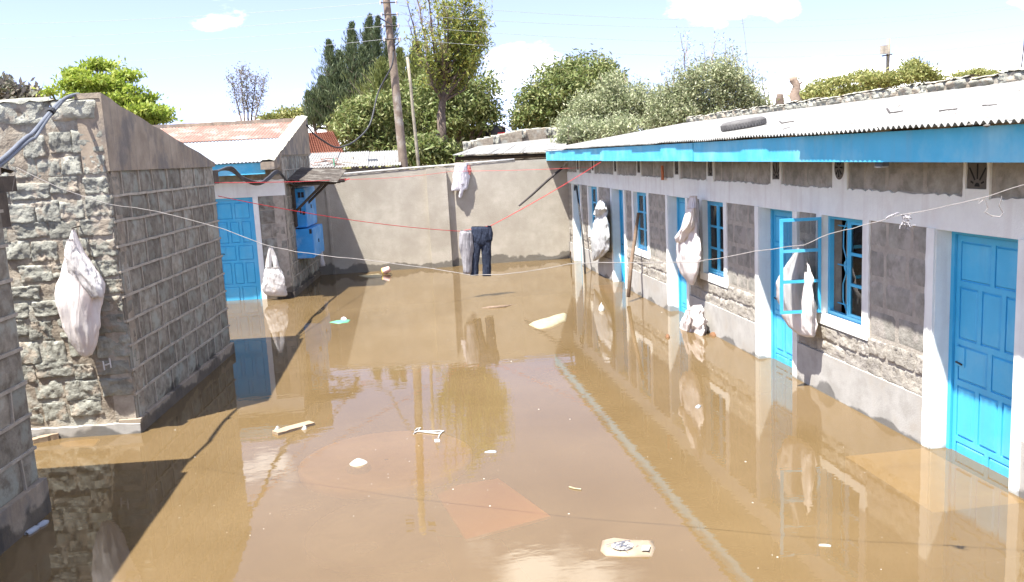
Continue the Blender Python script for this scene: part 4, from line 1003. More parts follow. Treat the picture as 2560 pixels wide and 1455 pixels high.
mango('dome shaped mango tree beyond the far corner of the yard', 1385, 46, [(1400, 225, 0, 90, 82), (1340, 270, 0, 62, 62), (1460, 205, 1, 88, 72), (1330, 305, 0, 52, 40), (1510, 235, 1, 55, 68), (1400, 290, 0, 70, 50), (1470, 260, 1, 70, 60)], 1100)
mango('low dark shrub of mango leaves at the foot of the tall trunk', 1075, 34, [(1080, 375, 0, 48, 28), (1030, 385, 0, 30, 20), (1125, 390, 0, 40, 22)], 200)
# tall sparse tree
tt = thing('tall_sparse_tree', 'tall tree with a bare dark trunk and upswept sparse branches', 'tree', gb(1106, 34)); tk = MB(); y = 34
b = V(gb(1103, y)); f1_ = on_y(1103, 285, y); f2_ = on_y(1112, 205, y)
limb(tk, b, f1_, .2, .17, 0, 6, .015); limb(tk, f1_, f2_, .15, .11, 0, 4, .02)
Cs = []
tips = [(1015, -10, .12), (1035, -60, .1), (1060, -70, .1), (1085, -50, .15), (1110, -60, .3), (1140, -30, .8), (1165, 0, 1), (1185, 20, 1), (1205, 50, 1), (1215, 85, 1), (1195, 110, 1), (1175, 140, .9), (1020, 55, .12), (1048, 20, .12), (1075, 60, .15), (1040, 120, .2), (1130, 60, .7), (1150, 90, .9), (1170, 70, 1), (1120, 20, .5), (1065, 140, .4), (1185, 165, .5), (1105, 110, .4), (1095, 150, .4)]
for (px, py, dn) in tips:
    src = random.choice([f1_.lerp(f2_, .4), f2_, f1_.lerp(f2_, .8)]); q = on_y(px, py, y + random.uniform(-1.5, 1.5)); mid = src.lerp(q, .5) + V((0, 0, -.25)) + V(((q.x - src.x) * .15, 0, 0))
    pts = limb(tk, src, mid, .06, .04, .0, 4, .02) + limb(tk, mid, q, .04, .010, .0, 6, .03)[1:]
    for k in range(3, len(pts)):
        for j in range(4):
            e = pts[k] + V((random.gauss(0, .22), random.gauss(0, .22), abs(random.gauss(.25, .2)))); tk.tube([pts[k], e], [.010, .004], 4)
            if random.random() < dn: Cs += [tuple(e), tuple(pts[k].lerp(e, .6)), tuple(e + V((random.gauss(0, .1), random.gauss(0, .1), .05)))]
for k in range(60): p_ = on_y(1100 + random.gauss(0, 22), 195 + random.gauss(0, 22), y + random.gauss(0, .4)); Cs.append(tuple(p_))
tk.build('trunk', 'bark', tt, True)
C = np.repeat(np.array(Cs), 9, axis=0) + RNG.normal(size=(len(Cs) * 9, 3)) * .12
quads('crown', leafquads(C, .17, .05, np.array([0, 0, .1])), LM['tall'], tt)
# feathery grey-green trees behind the row house
def feather(label, base_px, y, circ, n, twigs, name='feathery_tree'):
    ells = [E_(px, py, y + dy, r, rz) for (px, py, dy, r, rz) in circ]
    t, C = tree(name, label, 'tree', gb(base_px, y), ells, 'feather', n, 26, .17, .13, .045, .14, .35, .9, (0, 0, .35), .8, -.9, nlimb=40)
    tk = MB(); Cs = []
    for (px, py) in twigs:
        q = on_y(px, py, y + random.uniform(-1, 1)); p = on_y(px + random.uniform(-20, 20), py + random.uniform(60, 110), y); pts = limb(tk, p, q, .02, .006, .1, 6, .05)
        for k in pts[2:]:
            for j in range(10): Cs.append(tuple(k + V((random.gauss(0, .13), random.gauss(0, .13), random.gauss(0, .13)))))
    tk.build('twigs', 'bark_pale', t, True)
    quads('twig_leaves', leafquads(np.array(Cs), .10, .03, np.array([0, 0, .2])), LM['feather'], t)
feather('feathery grey-green tree leaning on the dome mango', 1520, 33, [(1525, 255, 0, 62, 60), (1470, 290, 0, 60, 50), (1430, 312, 0, 45, 32), (1590, 265, 0, 66, 60), (1540, 310, 0, 80, 40), (1635, 285, 0, 60, 60)], 850, [(1540, 190), (1560, 180), (1575, 195), (1600, 205), (1500, 185), (1625, 220)])
feather('widest feathery grey-green tree with wispy crown over the row house parapet', 1760, 31, [(1720, 230, 0, 60, 60), (1780, 200, 0, 75, 70), (1840, 230, 0, 60, 55), (1700, 285, 0, 75, 50), (1790, 280, 0, 85, 55), (1870, 270, 0, 60, 45), (1910, 275, 0, 40, 36), (1660, 285, 0, 60, 55), (1690, 240, 0, 50, 50)], 1250, [(1700, 82), (1712, 88), (1720, 100), (1760, 120), (1790, 95), (1815, 92), (1830, 110), (1850, 150), (1880, 165), (1905, 185), (1690, 150), (1670, 170), (1665, 190), (1740, 135), (1925, 200)])
feather('scrubby pale bush sprouting behind the parapet at the far roof end', 1460, 27.5, [(1440, 330, 0, 42, 22), (1500, 335, 0, 48, 18), (1560, 320, 0, 50, 18), (1415, 350, 0, 16, 14)], 200, [(1420, 318), (1450, 300)], 'bush')
# acacias
def acacia(label, base_px, y, circ, n, leaf='acacia'):
    ells = [E_(px, py, y + dy, r, rz) for (px, py, dy, r, rz) in circ]
    tree('acacia_tree', label, 'tree', gb(base_px, y), ells, leaf, n, 22, .26, .24, .10, .22, .3, .5, (0, 0, .2), 1, -.6, nlimb=40)
acacia('spreading flat-topped acacia beyond the parapet beside the cut stumps', 2100, 62, [(2050, 222, 0, 50, 12), (2100, 205, 0, 60, 12), (2160, 190, 0, 50, 11), (2080, 240, 0, 70, 14), (2150, 225, 0, 60, 15), (2010, 240, 0, 30, 10), (2200, 210, 0, 40, 18)], 480)
acacia('bushy brownish acacia round the distant transformer pole', 2260, 58, [(2285, 170, 0, 26, 24), (2260, 195, 0, 55, 26), (2310, 190, 0, 35, 24), (2220, 200, 0, 40, 22), (2190, 195, 0, 40, 14), (2330, 205, 0, 25, 12)], 420)
acacia('small umbrella acacia far off near the aerial rod', 2440, 75, [(2400, 190, 0, 24, 6), (2440, 182, 0, 36, 7), (2480, 186, 0, 28, 7), (2440, 194, 0, 50, 7)], 200)
acacia('thorny twigs topping the rubble house against the cloud', 20, 30, [(15, 228, 0, 36, 12), (55, 236, 0, 22, 7), (-40, 215, 0, 50, 20)], 40, 'twig')
# cut stumps behind the parapet
for (label, pts, r) in (('pale lopped trunk with a broken top standing behind the parapet', [(1992, 262), (1985, 235), (1992, 215), (1983, 200), (1980, 192)], .16), ('short dark lopped trunk behind the parapet beside the feathery tree', [(1952, 270), (1949, 250), (1950, 235)], .13)):
    st = thing('tree_stump', label, 'stump', gb(pts[0][0], 26)); P = [on_y(a, b_, 26) for a, b_ in pts]; P = [V((P[0].x, P[0].y, -.5))] + P
    MB().tube(P, [r * 1.2] + [r * (1 - .4 * i / len(pts)) * random.uniform(.9, 1.15) for i in range(len(pts))], 9).build('trunk', 'bark_pale' if r > .14 else 'bark', st, True)
    if r > .14:
        MB().tube([P[3], P[3] + V((.18, 0, .12))], [.06, .02], 6).build('snag', 'bark', st)
    quads('sprouts', leafquads(np.array([tuple(P[-2] + V((random.gauss(.05, .06), random.gauss(0, .06), random.gauss(.0, .05)))) for _ in range(50)]), .08, .03), LM['acacia'], st)['kind'] = 'stuff'
# far tree line to close the horizon
n = 900; an = RNG.uniform(-1.1, 1.1, n); dist = RNG.uniform(130, 190, n)
C = np.stack([np.sin(an) * dist, np.cos(an) * dist, RNG.uniform(-.5, 3.4, n)], 1); C = np.repeat(C, 26, axis=0) + RNG.normal(size=(n * 26, 3)) * np.array([1.6, 1.6, .6])
finish(quads('treeline', leafquads(C, .9, .45), LM['acacia']), 'far low line of hazy green trees on the horizon', 'trees', kind='stuff')
# ------------------------------------------------------------------ lines and laundry
YJ = 17.2
ra = on_x(1502, 405, 4.135); rb = on_y(1228, 564, YJ); rc = on_y(1150, 578, YJ); rd = FA.p(LA + .02, .02, 2.40)
cord = [ra] + sag(ra, rb, .03, 6)[1:] + [rc] + sag(rc, rd, .08, 12)[1:]
finish(MB().tube(cord, .006, 5).build('clothes_line', 'red_cord', None), 'red cord clothes line pulled into a dip by jeans and grey cloth', 'cord')
r0 = FA.p(LA + .05, -.02, 2.60); r1 = FB.p(1.6, 1.02, 2.42); r2 = on_x(1478, 418, 4.62)
t_ = MB().tube(sag(r0, r1, .02, 10), .006, 5); t_.tube([r1 + V((.02, 0, .0)), r1 + V((.08, 0, .02)), r1 + V((.05, -.03, -.03)), r1 + V((.16, 0, .01))], .01, 5)
t_.tube(sag(r1, on_y(1130, 428, 21.8), .05, 8) + sag(on_y(1130, 428, 21.8), r2, .02, 6)[1:], .0035, 5)
finish(t_.build('cord', 'red_cord', None), 'upper red cord tied to the iron canopy corner', 'cord')
# white wire across the yard
LWp = FC.p(LC + .2, -.05, 2.55); RWp = V((4.2, 3.9, 2.68))
def onplane(px, py):
    w = ray(px, py); d = RWp - LWp; nrm = V((d.y, -d.x, 0)); t = (LWp.dot(nrm)) / (w[0] * nrm.x + w[1] * nrm.y); return V((w[0] * t, w[1] * t, CAMZ + w[2] * t))
wp = [(40, 418), (150, 470), (270, 510), (370, 524), (440, 540), (560, 572), (660, 612), (740, 630), (840, 642), (960, 655), (1080, 672), (1180, 688), (1250, 686), (1340, 676), (1420, 659), (1500, 657), (1600, 657), (1740, 655), (1820, 641), (1890, 628), (2010, 612), (2070, 585), (2130, 572), (2200, 552), (2235, 540), (2310, 527), (2400, 508), (2470, 490), (2560, 462)]
pts = [LWp] + [onplane(*p) for p in wp] + [RWp]
sm = []
for i in range(len(pts) - 1):
    for k in range(3): sm.append(pts[i].lerp(pts[i + 1], k / 3) + V((0, 0, random.uniform(-.003, .003))))
sm.append(pts[-1])
finish(MB().tube(sm, .0024, 5).build('wire', 'wire', None), 'bare silver wire sagging right across the flooded yard', 'wire')
tg = MB(); c_ = onplane(2265, 540)
for k in range(9):
    p = c_; P = [p]
    for j in range(5): p = p + V((random.uniform(-.03, .03), random.uniform(-.02, .02), random.uniform(-.035, .012))); P.append(p)
    tg.tube(P, .003, 4)
for k in range(4): tg.tube([onplane(2215 + 8 * k, 546 - 3 * k), onplane(2222 + 8 * k, 541 - 3 * k), onplane(2235 + 4 * k, 536 - 2 * k)], .004, 4)
finish(tg.build('string_tangle', 'grey_cloth', None), 'tuft of tangled purple-grey string knotted on the silver wire', 'string')
tg = MB(); tg.tube([onplane(*p) for p in ((2450, 495), (2445, 510), (2458, 500), (2462, 492), (2466, 508), (2470, 520), (2462, 530), (2480, 540), (2500, 542), (2508, 532), (2498, 515), (2505, 490))], .0028, 4)
finish(tg.build('loose_wire', 'wire', None), 'loose curl of thin wire hanging off the silver wire end', 'wire')
# jeans and grey cloth
def px_loft(prof, y, depth, n=26, seg=34, fold=.08, freq=3.0, seed=0.0):
    """prof: (t, left px, right px, py, depth factor)"""
    R_ = []
    for (t, l, r, py, dk) in interp(prof, n):
        a = on_y(l, py, y); b = on_y(r, py, y); R_.append(((a + b) / 2, (b - a) / 2, V((0, depth * dk, 0))))
    return loft(R_, seg, fold, freq, seed)
j = px_loft([(0, 1180, 1226, 566, .5), (.06, 1178, 1228, 570, 1), (.3, 1177, 1229, 600, 1.2), (.42, 1178, 1229, 612, 1.0), (.45, 1180, 1227, 616, .5)], YJ, .055, 14, 34, .06, 3, 1.0)
jn = thing('jeans', 'dark navy jeans hanging from the red cord', 'jeans', on_y(1203, 690, YJ))
j.build('seat', 'denim', jn, True)
px_loft([(0, 1178, 1205, 600, 1.1), (.2, 1178, 1201, 630, 1), (.6, 1177, 1197, 660, .9), (1, 1176, 1196, 689, .8)], YJ, .05, 20, 26, .10, 3, 4.0).build('leg', 'denim', jn, True)
px_loft([(0, 1200, 1229, 600, 1.1), (.2, 1204, 1228, 630, 1), (.6, 1206, 1227, 660, .9), (1, 1207, 1228, 690, .8)], YJ, .05, 20, 26, .10, 3, 6.0).build('leg', 'denim', jn, True)
px_loft([(0, 1218, 1228, 564, .8), (.5, 1221, 1233, 585, .8), (1, 1224, 1231, 602, .5)], YJ - .03, .03, 8, 16, .15, 3, 2.0).build('pocket_flap', 'denim', jn, True)
gc = px_loft([(0, 1152, 1178, 576, .5), (.05, 1150, 1180, 580, 1), (.3, 1147, 1181, 610, 1), (.4, 1150, 1181, 622, 1), (.7, 1155, 1180, 655, .9), (.95, 1158, 1178, 680, .8), (1, 1161, 1176, 685, .5)], YJ - .05, .05, 26, 34, .16, 4, 9.0)
finish(gc.build('grey_cloth', 'grey_cloth', None, True), 'grey striped garment hanging beside the jeans on the red cord', 'garment')
YW = 22.42
wc = thing('white_towel', 'white towel flung over the top of the yard wall', 'towel', on_y(1150, 410, YW))
px_loft([(0, 1143, 1170, 407, .8), (.1, 1139, 1171, 412, 1), (.45, 1134, 1172, 445, 1), (.7, 1128, 1166, 474, .9), (.74, 1128, 1156, 477, .7)], YW, .06, 22, 34, .14, 3, 3.0).build('towel_body', 'white_cloth', wc, True)
px_loft([(0, 1146, 1164, 460, .8), (.6, 1147, 1157, 482, .7), (1, 1147, 1153, 495, .4)], YW - .02, .05, 12, 20, .14, 3, 5.0).build('towel_corner', 'white_cloth', wc, True)
rcx = px_loft([(0, 1166, 1176, 412, .8), (.4, 1164, 1178, 425, 1), (1, 1167, 1176, 438, .5)], YW, .04, 12, 20, .18, 3, 7.0)
finish(rcx.build('red_rag', 'red_cloth', None, True), 'small red patterned rag tucked beside the white towel', 'rag')
# ------------------------------------------------------------------ hanging sacks
def sack(name, label, prof, plane, mt, depth, fr_n, seed, fold=.11, parent=None, cat='sack', group=None, n=34):
    """prof: (t, left px, right px, py, depth factor); plane(px,py) -> world point"""
    R_ = []
    for (t, l, r, py, dk) in interp(prof, n):
        a = plane(l, py); b = plane(r, py); R_.append(((a + b) / 2, (b - a) / 2, fr_n * depth * .58 * dk))
    o = loft(R_, 48, fold * 1.35, 2.6, seed).build(name, mt, parent, True)
    if label: finish(o, label, cat, group)
    return o
def pA(px, py):        # a plane just in front of the rubble wall
    w = ray(px, py); o = OA - K * .17; t = o.dot(K) / (w[0] * K.x + w[1] * K.y); return V((w[0] * t, w[1] * t, CAMZ + w[2] * t))
s1 = thing('hanging_sack', 'large white sack hanging by its neck from the rubble wall', 'sack', pA(205, 890))
sack('sack_body', None, [(0, 181, 186, 572, .15), (.06, 176, 191, 590, .5), (.16, 168, 207, 630, .8), (.3, 158, 232, 670, 1), (.42, 150, 258, 710, 1.1), (.5, 145, 263, 735, 1.15), (.6, 147, 258, 765, 1.15), (.75, 160, 252, 815, 1), (.88, 180, 243, 855, .7), (.97, 200, 231, 885, .35), (1, 211, 218, 893, .1)], pA, 'sack', .15, -K, 2.0, .12, s1)
sack('folded_top', None, [(0, 176, 188, 596, .4), (.2, 170, 206, 628, .9), (.5, 178, 234, 672, 1.1), (.8, 214, 262, 712, 1.1), (1, 240, 265, 742, .6)], lambda a, b: pA(a, b) - K * .07, 'bag', .09, -K, 7.0, .18, s1, n=20)
MB().tube([pA(183, 568) + K * .2, pA(183, 570) - K * .03], .008, 5).build('nail', 'rust_dark', s1)
def pB(px, py): return on_y(px, py, 18.78)
s2 = thing('carrier_bag', 'full white carrier bag hanging by its handles beside the blue door', 'bag', pB(690, 738))
sack('bag_body', None, [(0, 664, 700, 668, .5), (.15, 660, 708, 685, .85), (.5, 658, 715, 710, 1), (.8, 662, 718, 728, .9), (.95, 672, 719, 738, .6), (1, 690, 714, 741, .2)], pB, 'bag', .14, -K, 4.0, .12, s2, n=22)
for (l0, r0_, l1, r1_) in ((673, 679, 662, 678), (675, 681, 685, 700)):
    sack('handle', None, [(0, l0, r0_, 617, .5), (.5, (l0 + l1) / 2 - 1, (r0_ + r1_) / 2 + 1, 643, .8), (1, l1, r1_, 674, 1)], pB, 'bag', .045, -K, l0 * .3, .12, s2, n=12)
MB().tube([pB(676, 617) + K * .2, pB(676, 617)], .008, 5).build('nail', 'rust_dark', s2)
NX = V((-1, 0, 0))
def pR(off):
    return lambda px, py: on_x(px, py, 4.66 - off)
s3 = thing('hanging_sack', 'grey-white sack bulging between two narrow windows of the row house', 'sack', on_x(1497, 652, 4.5))
sack('sack_body', None, [(0, 1500, 1509, 500, .3), (.08, 1494, 1514, 515, .7), (.2, 1489, 1516, 532, 1), (.24, 1491, 1515, 540, .8), (.35, 1486, 1518, 560, 1.1), (.6, 1482, 1519, 600, 1.1), (.8, 1481, 1517, 625, .9), (.92, 1482, 1505, 642, .6), (1, 1483, 1488, 652, .15)], pR(.17), 'sack_grey', .15, NX, 5.0, .12, s3)
sack('folded_top', None, [(0, 1500, 1508, 499, .4), (.5, 1490, 1513, 522, 1.1), (1, 1488, 1504, 537, .8)], pR(.22), 'sack_grey', .12, NX, 8.0, .2, s3, n=14)
s4 = thing('hanging_sack', 'long pinkish white sack hanging from the lintel down to above a slumped sack', 'sack', on_x(1725, 712, 4.5))
sack('sack_body', None, [(0, 1727, 1740, 490, .4), (.1, 1722, 1741, 515, .7), (.25, 1713, 1744, 555, .95), (.4, 1702, 1745, 590, 1.1), (.55, 1698, 1746, 625, 1.15), (.7, 1697, 1746, 650, 1.1), (.85, 1708, 1744, 683, .8), (.95, 1722, 1737, 705, .45), (1, 1729, 1733, 713, .1)], pR(.16), 'sack', .14, NX, 11.0, .13, s4)
sack('folded_top', None, [(0, 1722, 1737, 520, .5), (.5, 1706, 1728, 570, 1.1), (.85, 1693, 1716, 595, 1.1), (1, 1694, 1712, 606, .6)], pR(.24), 'sack', .11, NX, 3.3, .18, s4, n=18)
s5 = thing('hanging_sack', 'white sack with pinkish stain hanging beside the open casement', 'sack', on_x(2000, 842, 4.5))
sack('sack_body', None, [(0, 2002, 2008, 600, .2), (.12, 1992, 2014, 632, .6), (.3, 1962, 2020, 670, .9), (.45, 1946, 2026, 705, 1.1), (.6, 1947, 2030, 740, 1.15), (.78, 1957, 2035, 785, 1.05), (.9, 1970, 2037, 815, .8), (.98, 2000, 2036, 838, .4), (1, 2018, 2034, 843, .15)], pR(.16), 'sack', .15, NX, 14.0, .12, s5)
s6 = thing('slumped_sack', 'crumpled white sack slumped in the water below a long hanging sack', 'sack', on_z(1728, 848))
def pS(px, py): return on_x(px, py, 4.5)
sack('sack_body', None, [(0, 1735, 1750, 762, .3), (.2, 1722, 1756, 778, .8), (.4, 1716, 1757, 795, 1), (.55, 1712, 1757, 808, 1.1), (.75, 1706, 1758, 825, 1.2), (1, 1698, 1760, 856, 1.2)], pS, 'sack', .15, NX, 17.0, .2, s6, n=24)
sack('folded_top', None, [(0, 1716, 1726, 774, .4), (.5, 1708, 1724, 802, .9), (1, 1698, 1722, 830, .8)], pR(.30), 'sack', .07, NX, 21.0, .22, s6, n=14)
# ------------------------------------------------------------------ sticks and a hose against the row house
finish(MB().tube([on_x(1596, 532, 4.60), on_x(1588, 590, 4.52), on_x(1578, 660, 4.38), on_x(1571, 742, 4.25)], [.030, .034, .036, .036], 8).build('leaning_stick', 'stick', None, True), 'brown wooden stick leaning on the row house between window and door', 'stick')
finish(MB().tube([on_x(1437, 475, 4.55), on_x(1437, 464, 4.52), on_x(1441, 465, 4.5), on_x(1448, 520, 4.48), on_x(1455, 580, 4.45), on_x(1461, 640, 4.4), on_x(1463, 690, 4.35)], .022, 8).build('hooked_pipe', 'black', None, True), 'thin black hooked pipe leaning at the doorway next to the yard wall', 'pipe')
finish(MB().tube([on_y(1297, 515, 22.1), on_y(1330, 487, 22.05), on_y(1370, 450, 22.0), on_y(1407, 419, 21.95)], [.022, .03, .033, .03], 8).build('hanging_stick', 'dark_stick', None, True), 'dark stick wired up slantwise under the eaves in front of the yard wall', 'stick')
wf = MB()
for k in range(4): wf.tube(sag(on_y(1403 + k, 421, 21.95), on_x(1412 + 6 * k, 404, 4.2), .06 - .05 * k, 6), .005, 4)
finish(wf.build('tie_wire', 'wire', None), 'loose grey tie wire holding the slanting stick to the eaves', 'wire')
finish(MB().tube([on_z(1429, 672, -.2), on_z(1428, 655, .0), on_y(1426, 628, 21.2)], .016, 6).build('stake', 'stick', None), 'short brown stake standing in water at the far doorway', 'stake')
op = on_x(1656, 432, 4.60)
rg = loft([(op + V((0, 0, .12 - .24 * i / 8)), V((0, .02 + .03 * i / 8, 0)), V((.02, 0, 0))) for i in range(9)], 14, .3, 3, 1.1)
finish(rg.build('orange_rag', mat('orange_cloth', (.60, .20, .08), (.45, .15, .07), bump=.1), None, True), 'small orange rag dangling under the blue eaves board', 'rag')
# ------------------------------------------------------------------ on the row house roof
tyc = V((5.0, 11.85, 2.842 + (5.0 - 4.06) * .1332 + .075)); ty = thing('old_tyre', 'old dusty tyre lying flat on the row house roof', 'tyre', tyc - V((0, 0, .07)))
tm = MB(); nu, nv = 40, 14; ux = up; uy = V((0, 1, 0))
for i in range(nu):
    an = 2 * math.pi * i / nu; d = ux * math.cos(an) + uy * math.sin(an)
    for j in range(nv):
        q = 2 * math.pi * j / nv; cq, sq = math.cos(q), math.sin(q)
        tm.v.append(tuple(tyc + d * (.235 + .075 * (abs(cq) ** .7) * (1 if cq > 0 else -1)) + nr * .07 * (abs(sq) ** .8) * (1 if sq > 0 else -1)))
for i in range(nu):
    for j in range(nv): tm.f.append((i * nv + j, ((i + 1) % nu) * nv + j, ((i + 1) % nu) * nv + (j + 1) % nv, i * nv + (j + 1) % nv))
tm.build('tyre_body', 'tyre', ty, True)
trd = MB()
for i in range(44):
    an = 2 * math.pi * i / 44; d = ux * math.cos(an) + uy * math.sin(an); tq = ux * -math.sin(an) + uy * math.cos(an)
    p = tyc + d * .309
    trd.add([p + tq * .012 + nr * .035, p - tq * .012 + nr * .035, p - tq * .012 - nr * .035, p + tq * .012 - nr * .035, p + tq * .010 + nr * .033 + d * .006, p - tq * .010 + nr * .033 + d * .006, p - tq * .010 - nr * .033 + d * .006, p + tq * .010 - nr * .033 + d * .006],
            [(4, 5, 6, 7), (0, 1, 5, 4), (1, 2, 6, 5), (2, 3, 7, 6), (3, 0, 4, 7)])
finish(trd.build('tread', 'tyre', ty), kind='stuff')
def onroof(px, py, lift=.02):
    w = ray(px, py); # plane z = 2.848 + (x-4.06)*.1332 + lift
    t = (2.848 - 4.06 * .1332 + lift - CAMZ) / (w[2] - .1332 * w[0]); return V((w[0] * t, w[1] * t, CAMZ + w[2] * t))
sticks = [('forked dead twig lying on the row house roof', [(2218, 272), (2225, 283), (2240, 281), (2258, 278)], .012), ('straight dead stick lying high on the row house roof', [(2458, 264), (2475, 264), (2492, 262)], .010),
          ('long thin stick lying low on the row house roof near the edge', [(2348, 278), (2370, 275), (2392, 273)], .010), ('short bent twig lying beside the old tyre', [(1949, 304), (1955, 308), (1985, 303)], .009), ('tiny twig on the roof just above the corrugated edge', [(1958, 324), (1974, 319)], .008)]
for lb, ps, r_ in sticks: finish(MB().tube([onroof(a, b) for a, b in ps], r_, 6).build('roof_twig', 'dark_stick', None), lb, 'twig', 'twigs littering the row house roof')
for (px, py, s_) in ((2249, 263, .05), (2401, 242, .03), (2391, 281, .04), (2425, 306, .03), (2548, 224, .03), (2467, 308, .035), (2355, 250, .025), (2240, 303, .02), (2000, 333, .018), (2130, 305, .016)):
    c_ = onroof(px, py, .03); sm_ = stone_mesh('roof_stone', px * .1, 6, 5, .2, .3, .1)
    s_ *= .55; q = loft([(c_ + V((0, 0, -.015 + s_ * (i / 5 - .5))), V((s_ * math.sin(math.pi * (i + .4) / 5.8), 0, 0)), V((0, s_ * 1.3 * math.sin(math.pi * (i + .4) / 5.8), 0))) for i in range(6)], 10, .15, 2, px)
    finish(q.build('roof_stone', 'vent', None, True), 'small stone lying on the white iron roof of the row house', 'stone', 'stones scattered on the row house roof')
# ------------------------------------------------------------------ sunk under the flood
def slabpoly(name, label, cat, pxs, ztops, thick, mt):
    P = [on_z(a, b, z) for (a, b), z in zip(pxs, ztops)]; n = len(P); mb = MB()
    mb.add(P + [p - V((0, 0, thick)) for p in P], [tuple(range(n)), tuple(range(2 * n - 1, n - 1, -1))] + [(i, (i + 1) % n, (i + 1) % n + n, i + n) for i in range(n)])
    return finish(mb.build(name, mt, None), label, cat)
step = MB().box(WF, 3.88, 4.64, 5.72, 7.0, -.5, -.02)
finish(step.build('door_step', 'slab', None), 'yellowish concrete step under shallow water at the big blue door', 'step')
step = MB().box(WF, 4.2, 4.64, 16.9, 18.0, -.5, -.06)
finish(step.build('door_step', 'slab', None), 'sunken concrete step before the doorway with the leaning stick', 'step')
slabpoly('sunken_board', 'square orange board lying just under the muddy water', 'board', [(1085, 1222), (1245, 1196), (1376, 1290), (1165, 1348)], [-.22, -.15, -.03, -.10], .02, 'sunk_orange')
slabpoly('sunken_board', 'small amber board under the water at the rubble wall foot', 'board', [(143, 1104), (180, 1096), (250, 1097), (235, 1114), (160, 1117)], [-.05, -.03, -.02, -.03, -.05], .02, 'slab')
ctr = (on_z(755, 1155, -.05) + on_z(1175, 1130, -.05)) / 2; n = 48; rg = MB()
for k in range(n):
    an = 2 * math.pi * k / n; d = V((math.cos(an), math.sin(an), 0))
    for rr_, z in ((.83, -.14), (.84, -.07), (.80, -.05), (.76, -.065), (0.02, -.075)): rg.v.append(tuple(ctr.xy.to_3d() + d * rr_ + V((0, 0, z))))
for k in range(n):
    for q in range(4): rg.f.append((k * 5 + q, ((k + 1) % n) * 5 + q, ((k + 1) % n) * 5 + q + 1, k * 5 + q + 1))
finish(rg.build('manhole_cover', 'sunk_ring', None, True), 'round concrete cover showing faintly under the water with a stone on it', 'cover')
c_ = on_z(896, 1158)
st = loft([(c_ + V((0, 0, -.08 + .125 * i / 7)), V((.115 * math.cos(1.45 * (i / 7) ** 1.5), 0, 0)), V((0, .11 * math.cos(1.45 * (i / 7) ** 1.5), 0))) for i in range(8)], 22, .07, 1.7, 3)
finish(st.build('white_stone', 'litter_white', None, True), 'white stone poking out of the water on the round cover', 'stone')
# ------------------------------------------------------------------ floating things
def plank(name, label, ends, w, h, mt, tilt=0.0, extra=None):
    p, q = on_z(*ends[0]), on_z(*ends[1]); u = (q - p); L_ = u.length; u.normalize(); t = thing(name, label, 'plank', (p + q) / 2)
    f = Fr(p, u, V((u.y, -u.x, 0)))
    n = 10; mb = MB(); vs = []
    for i in range(n + 1):
        for (b, c) in ((-w / 2, -.03), (w / 2, -.03), (w / 2, h), (-w / 2, h)):
            vs.append(f.p(L_ * i / n, b + .006 * fnoise(i, b * 9, 2), c + tilt * i / n + .005 * fnoise(i * .7, b * 5, c * 9)))
    mb.add(vs, [(i * 4 + j, i * 4 + (j + 1) % 4, i * 4 + 4 + (j + 1) % 4, i * 4 + 4 + j) for i in range(n) for j in range(4)] + [(0, 1, 2, 3), (n * 4 + 3, n * 4 + 2, n * 4 + 1, n * 4)])
    mb.build('board', mt, t); return t, f, L_
t, f, L_ = plank('floating_plank', 'pale wooden board floating with white scraps stuck to it', [(688, 1086), (780, 1060)], .13, .03, 'plank')
for (a, b, r_, nm) in ((.10, -.13, .035, 'scrap'), (.30, .09, .035, 'scrap')):
    loft([(f.p(a, b, -.02 + .06 * i / 5), f.u * r_ * math.cos(1.4 * i / 5), f.n * r_ * .8 * math.cos(1.4 * i / 5)) for i in range(6)], 14, .3, 2, a * 30).build(nm, 'litter_white', t, True)
plank('floating_plank', 'short thick orange-brown board floating at the rubble wall foot', [(78, 1108), (147, 1095)], .085, .045, 'plank', .02)
def flat_scrap(name, label, cat, pxs, mt, h=.012, puff=.02, seed=0, group=None):
    P = [on_z(a, b) for a, b in pxs]; c_ = sum(P, V()) / len(P); n = len(P); mb = MB()
    ring1 = [p + V((0, 0, h * .3)) for p in P]; ring2 = [c_.lerp(p, .8) + V((0, 0, h + puff * .5 + puff * .6 * fnoise(i * 2.1 + seed, 0, 1))) for i, p in enumerate(P)]; ring3 = [c_.lerp(p, .4) + V((0, 0, h + puff + puff * .8 * fnoise(i * 1.7 + seed, 3, 1))) for i, p in enumerate(P)]
    ring0 = [p - V((0, 0, .02)) for p in P]
    vs = ring0 + ring1 + ring2 + ring3 + [c_ + V((0, 0, h + puff))]
    fs = []
    for r_ in range(3):
        for i in range(n): fs.append((r_ * n + i, r_ * n + (i + 1) % n, (r_ + 1) * n + (i + 1) % n, (r_ + 1) * n + i))
    fs += [(3 * n + i, 3 * n + (i + 1) % n, 4 * n) for i in range(n)]
    mb.add(vs, fs); return finish(mb.build(name, mt, None, True), label, cat, group)
flat_scrap('floating_bag', 'cream plastic bag half sunk beside the row house reflection', 'bag', [(1322, 812), (1350, 803), (1375, 797), (1395, 788), (1418, 786), (1414, 803), (1400, 808), (1375, 819), (1345, 822)], 'litter_cream', .02, .04, 3)
pk = thing('floating_packet', 'flat tan packet with dark printed emblem floating in open water', 'packet', on_z(1568, 1372))
PK = [(1501, 1378), (1506, 1352), (1530, 1346), (1580, 1351), (1632, 1353), (1638, 1372), (1630, 1392), (1570, 1392), (1515, 1390)]
o = flat_scrap('packet_body', None, None, PK, 'packet', .012, .012, 6); o.parent = pk; o.matrix_parent_inverse = Matrix.Translation(-pk.location)
em = MB()
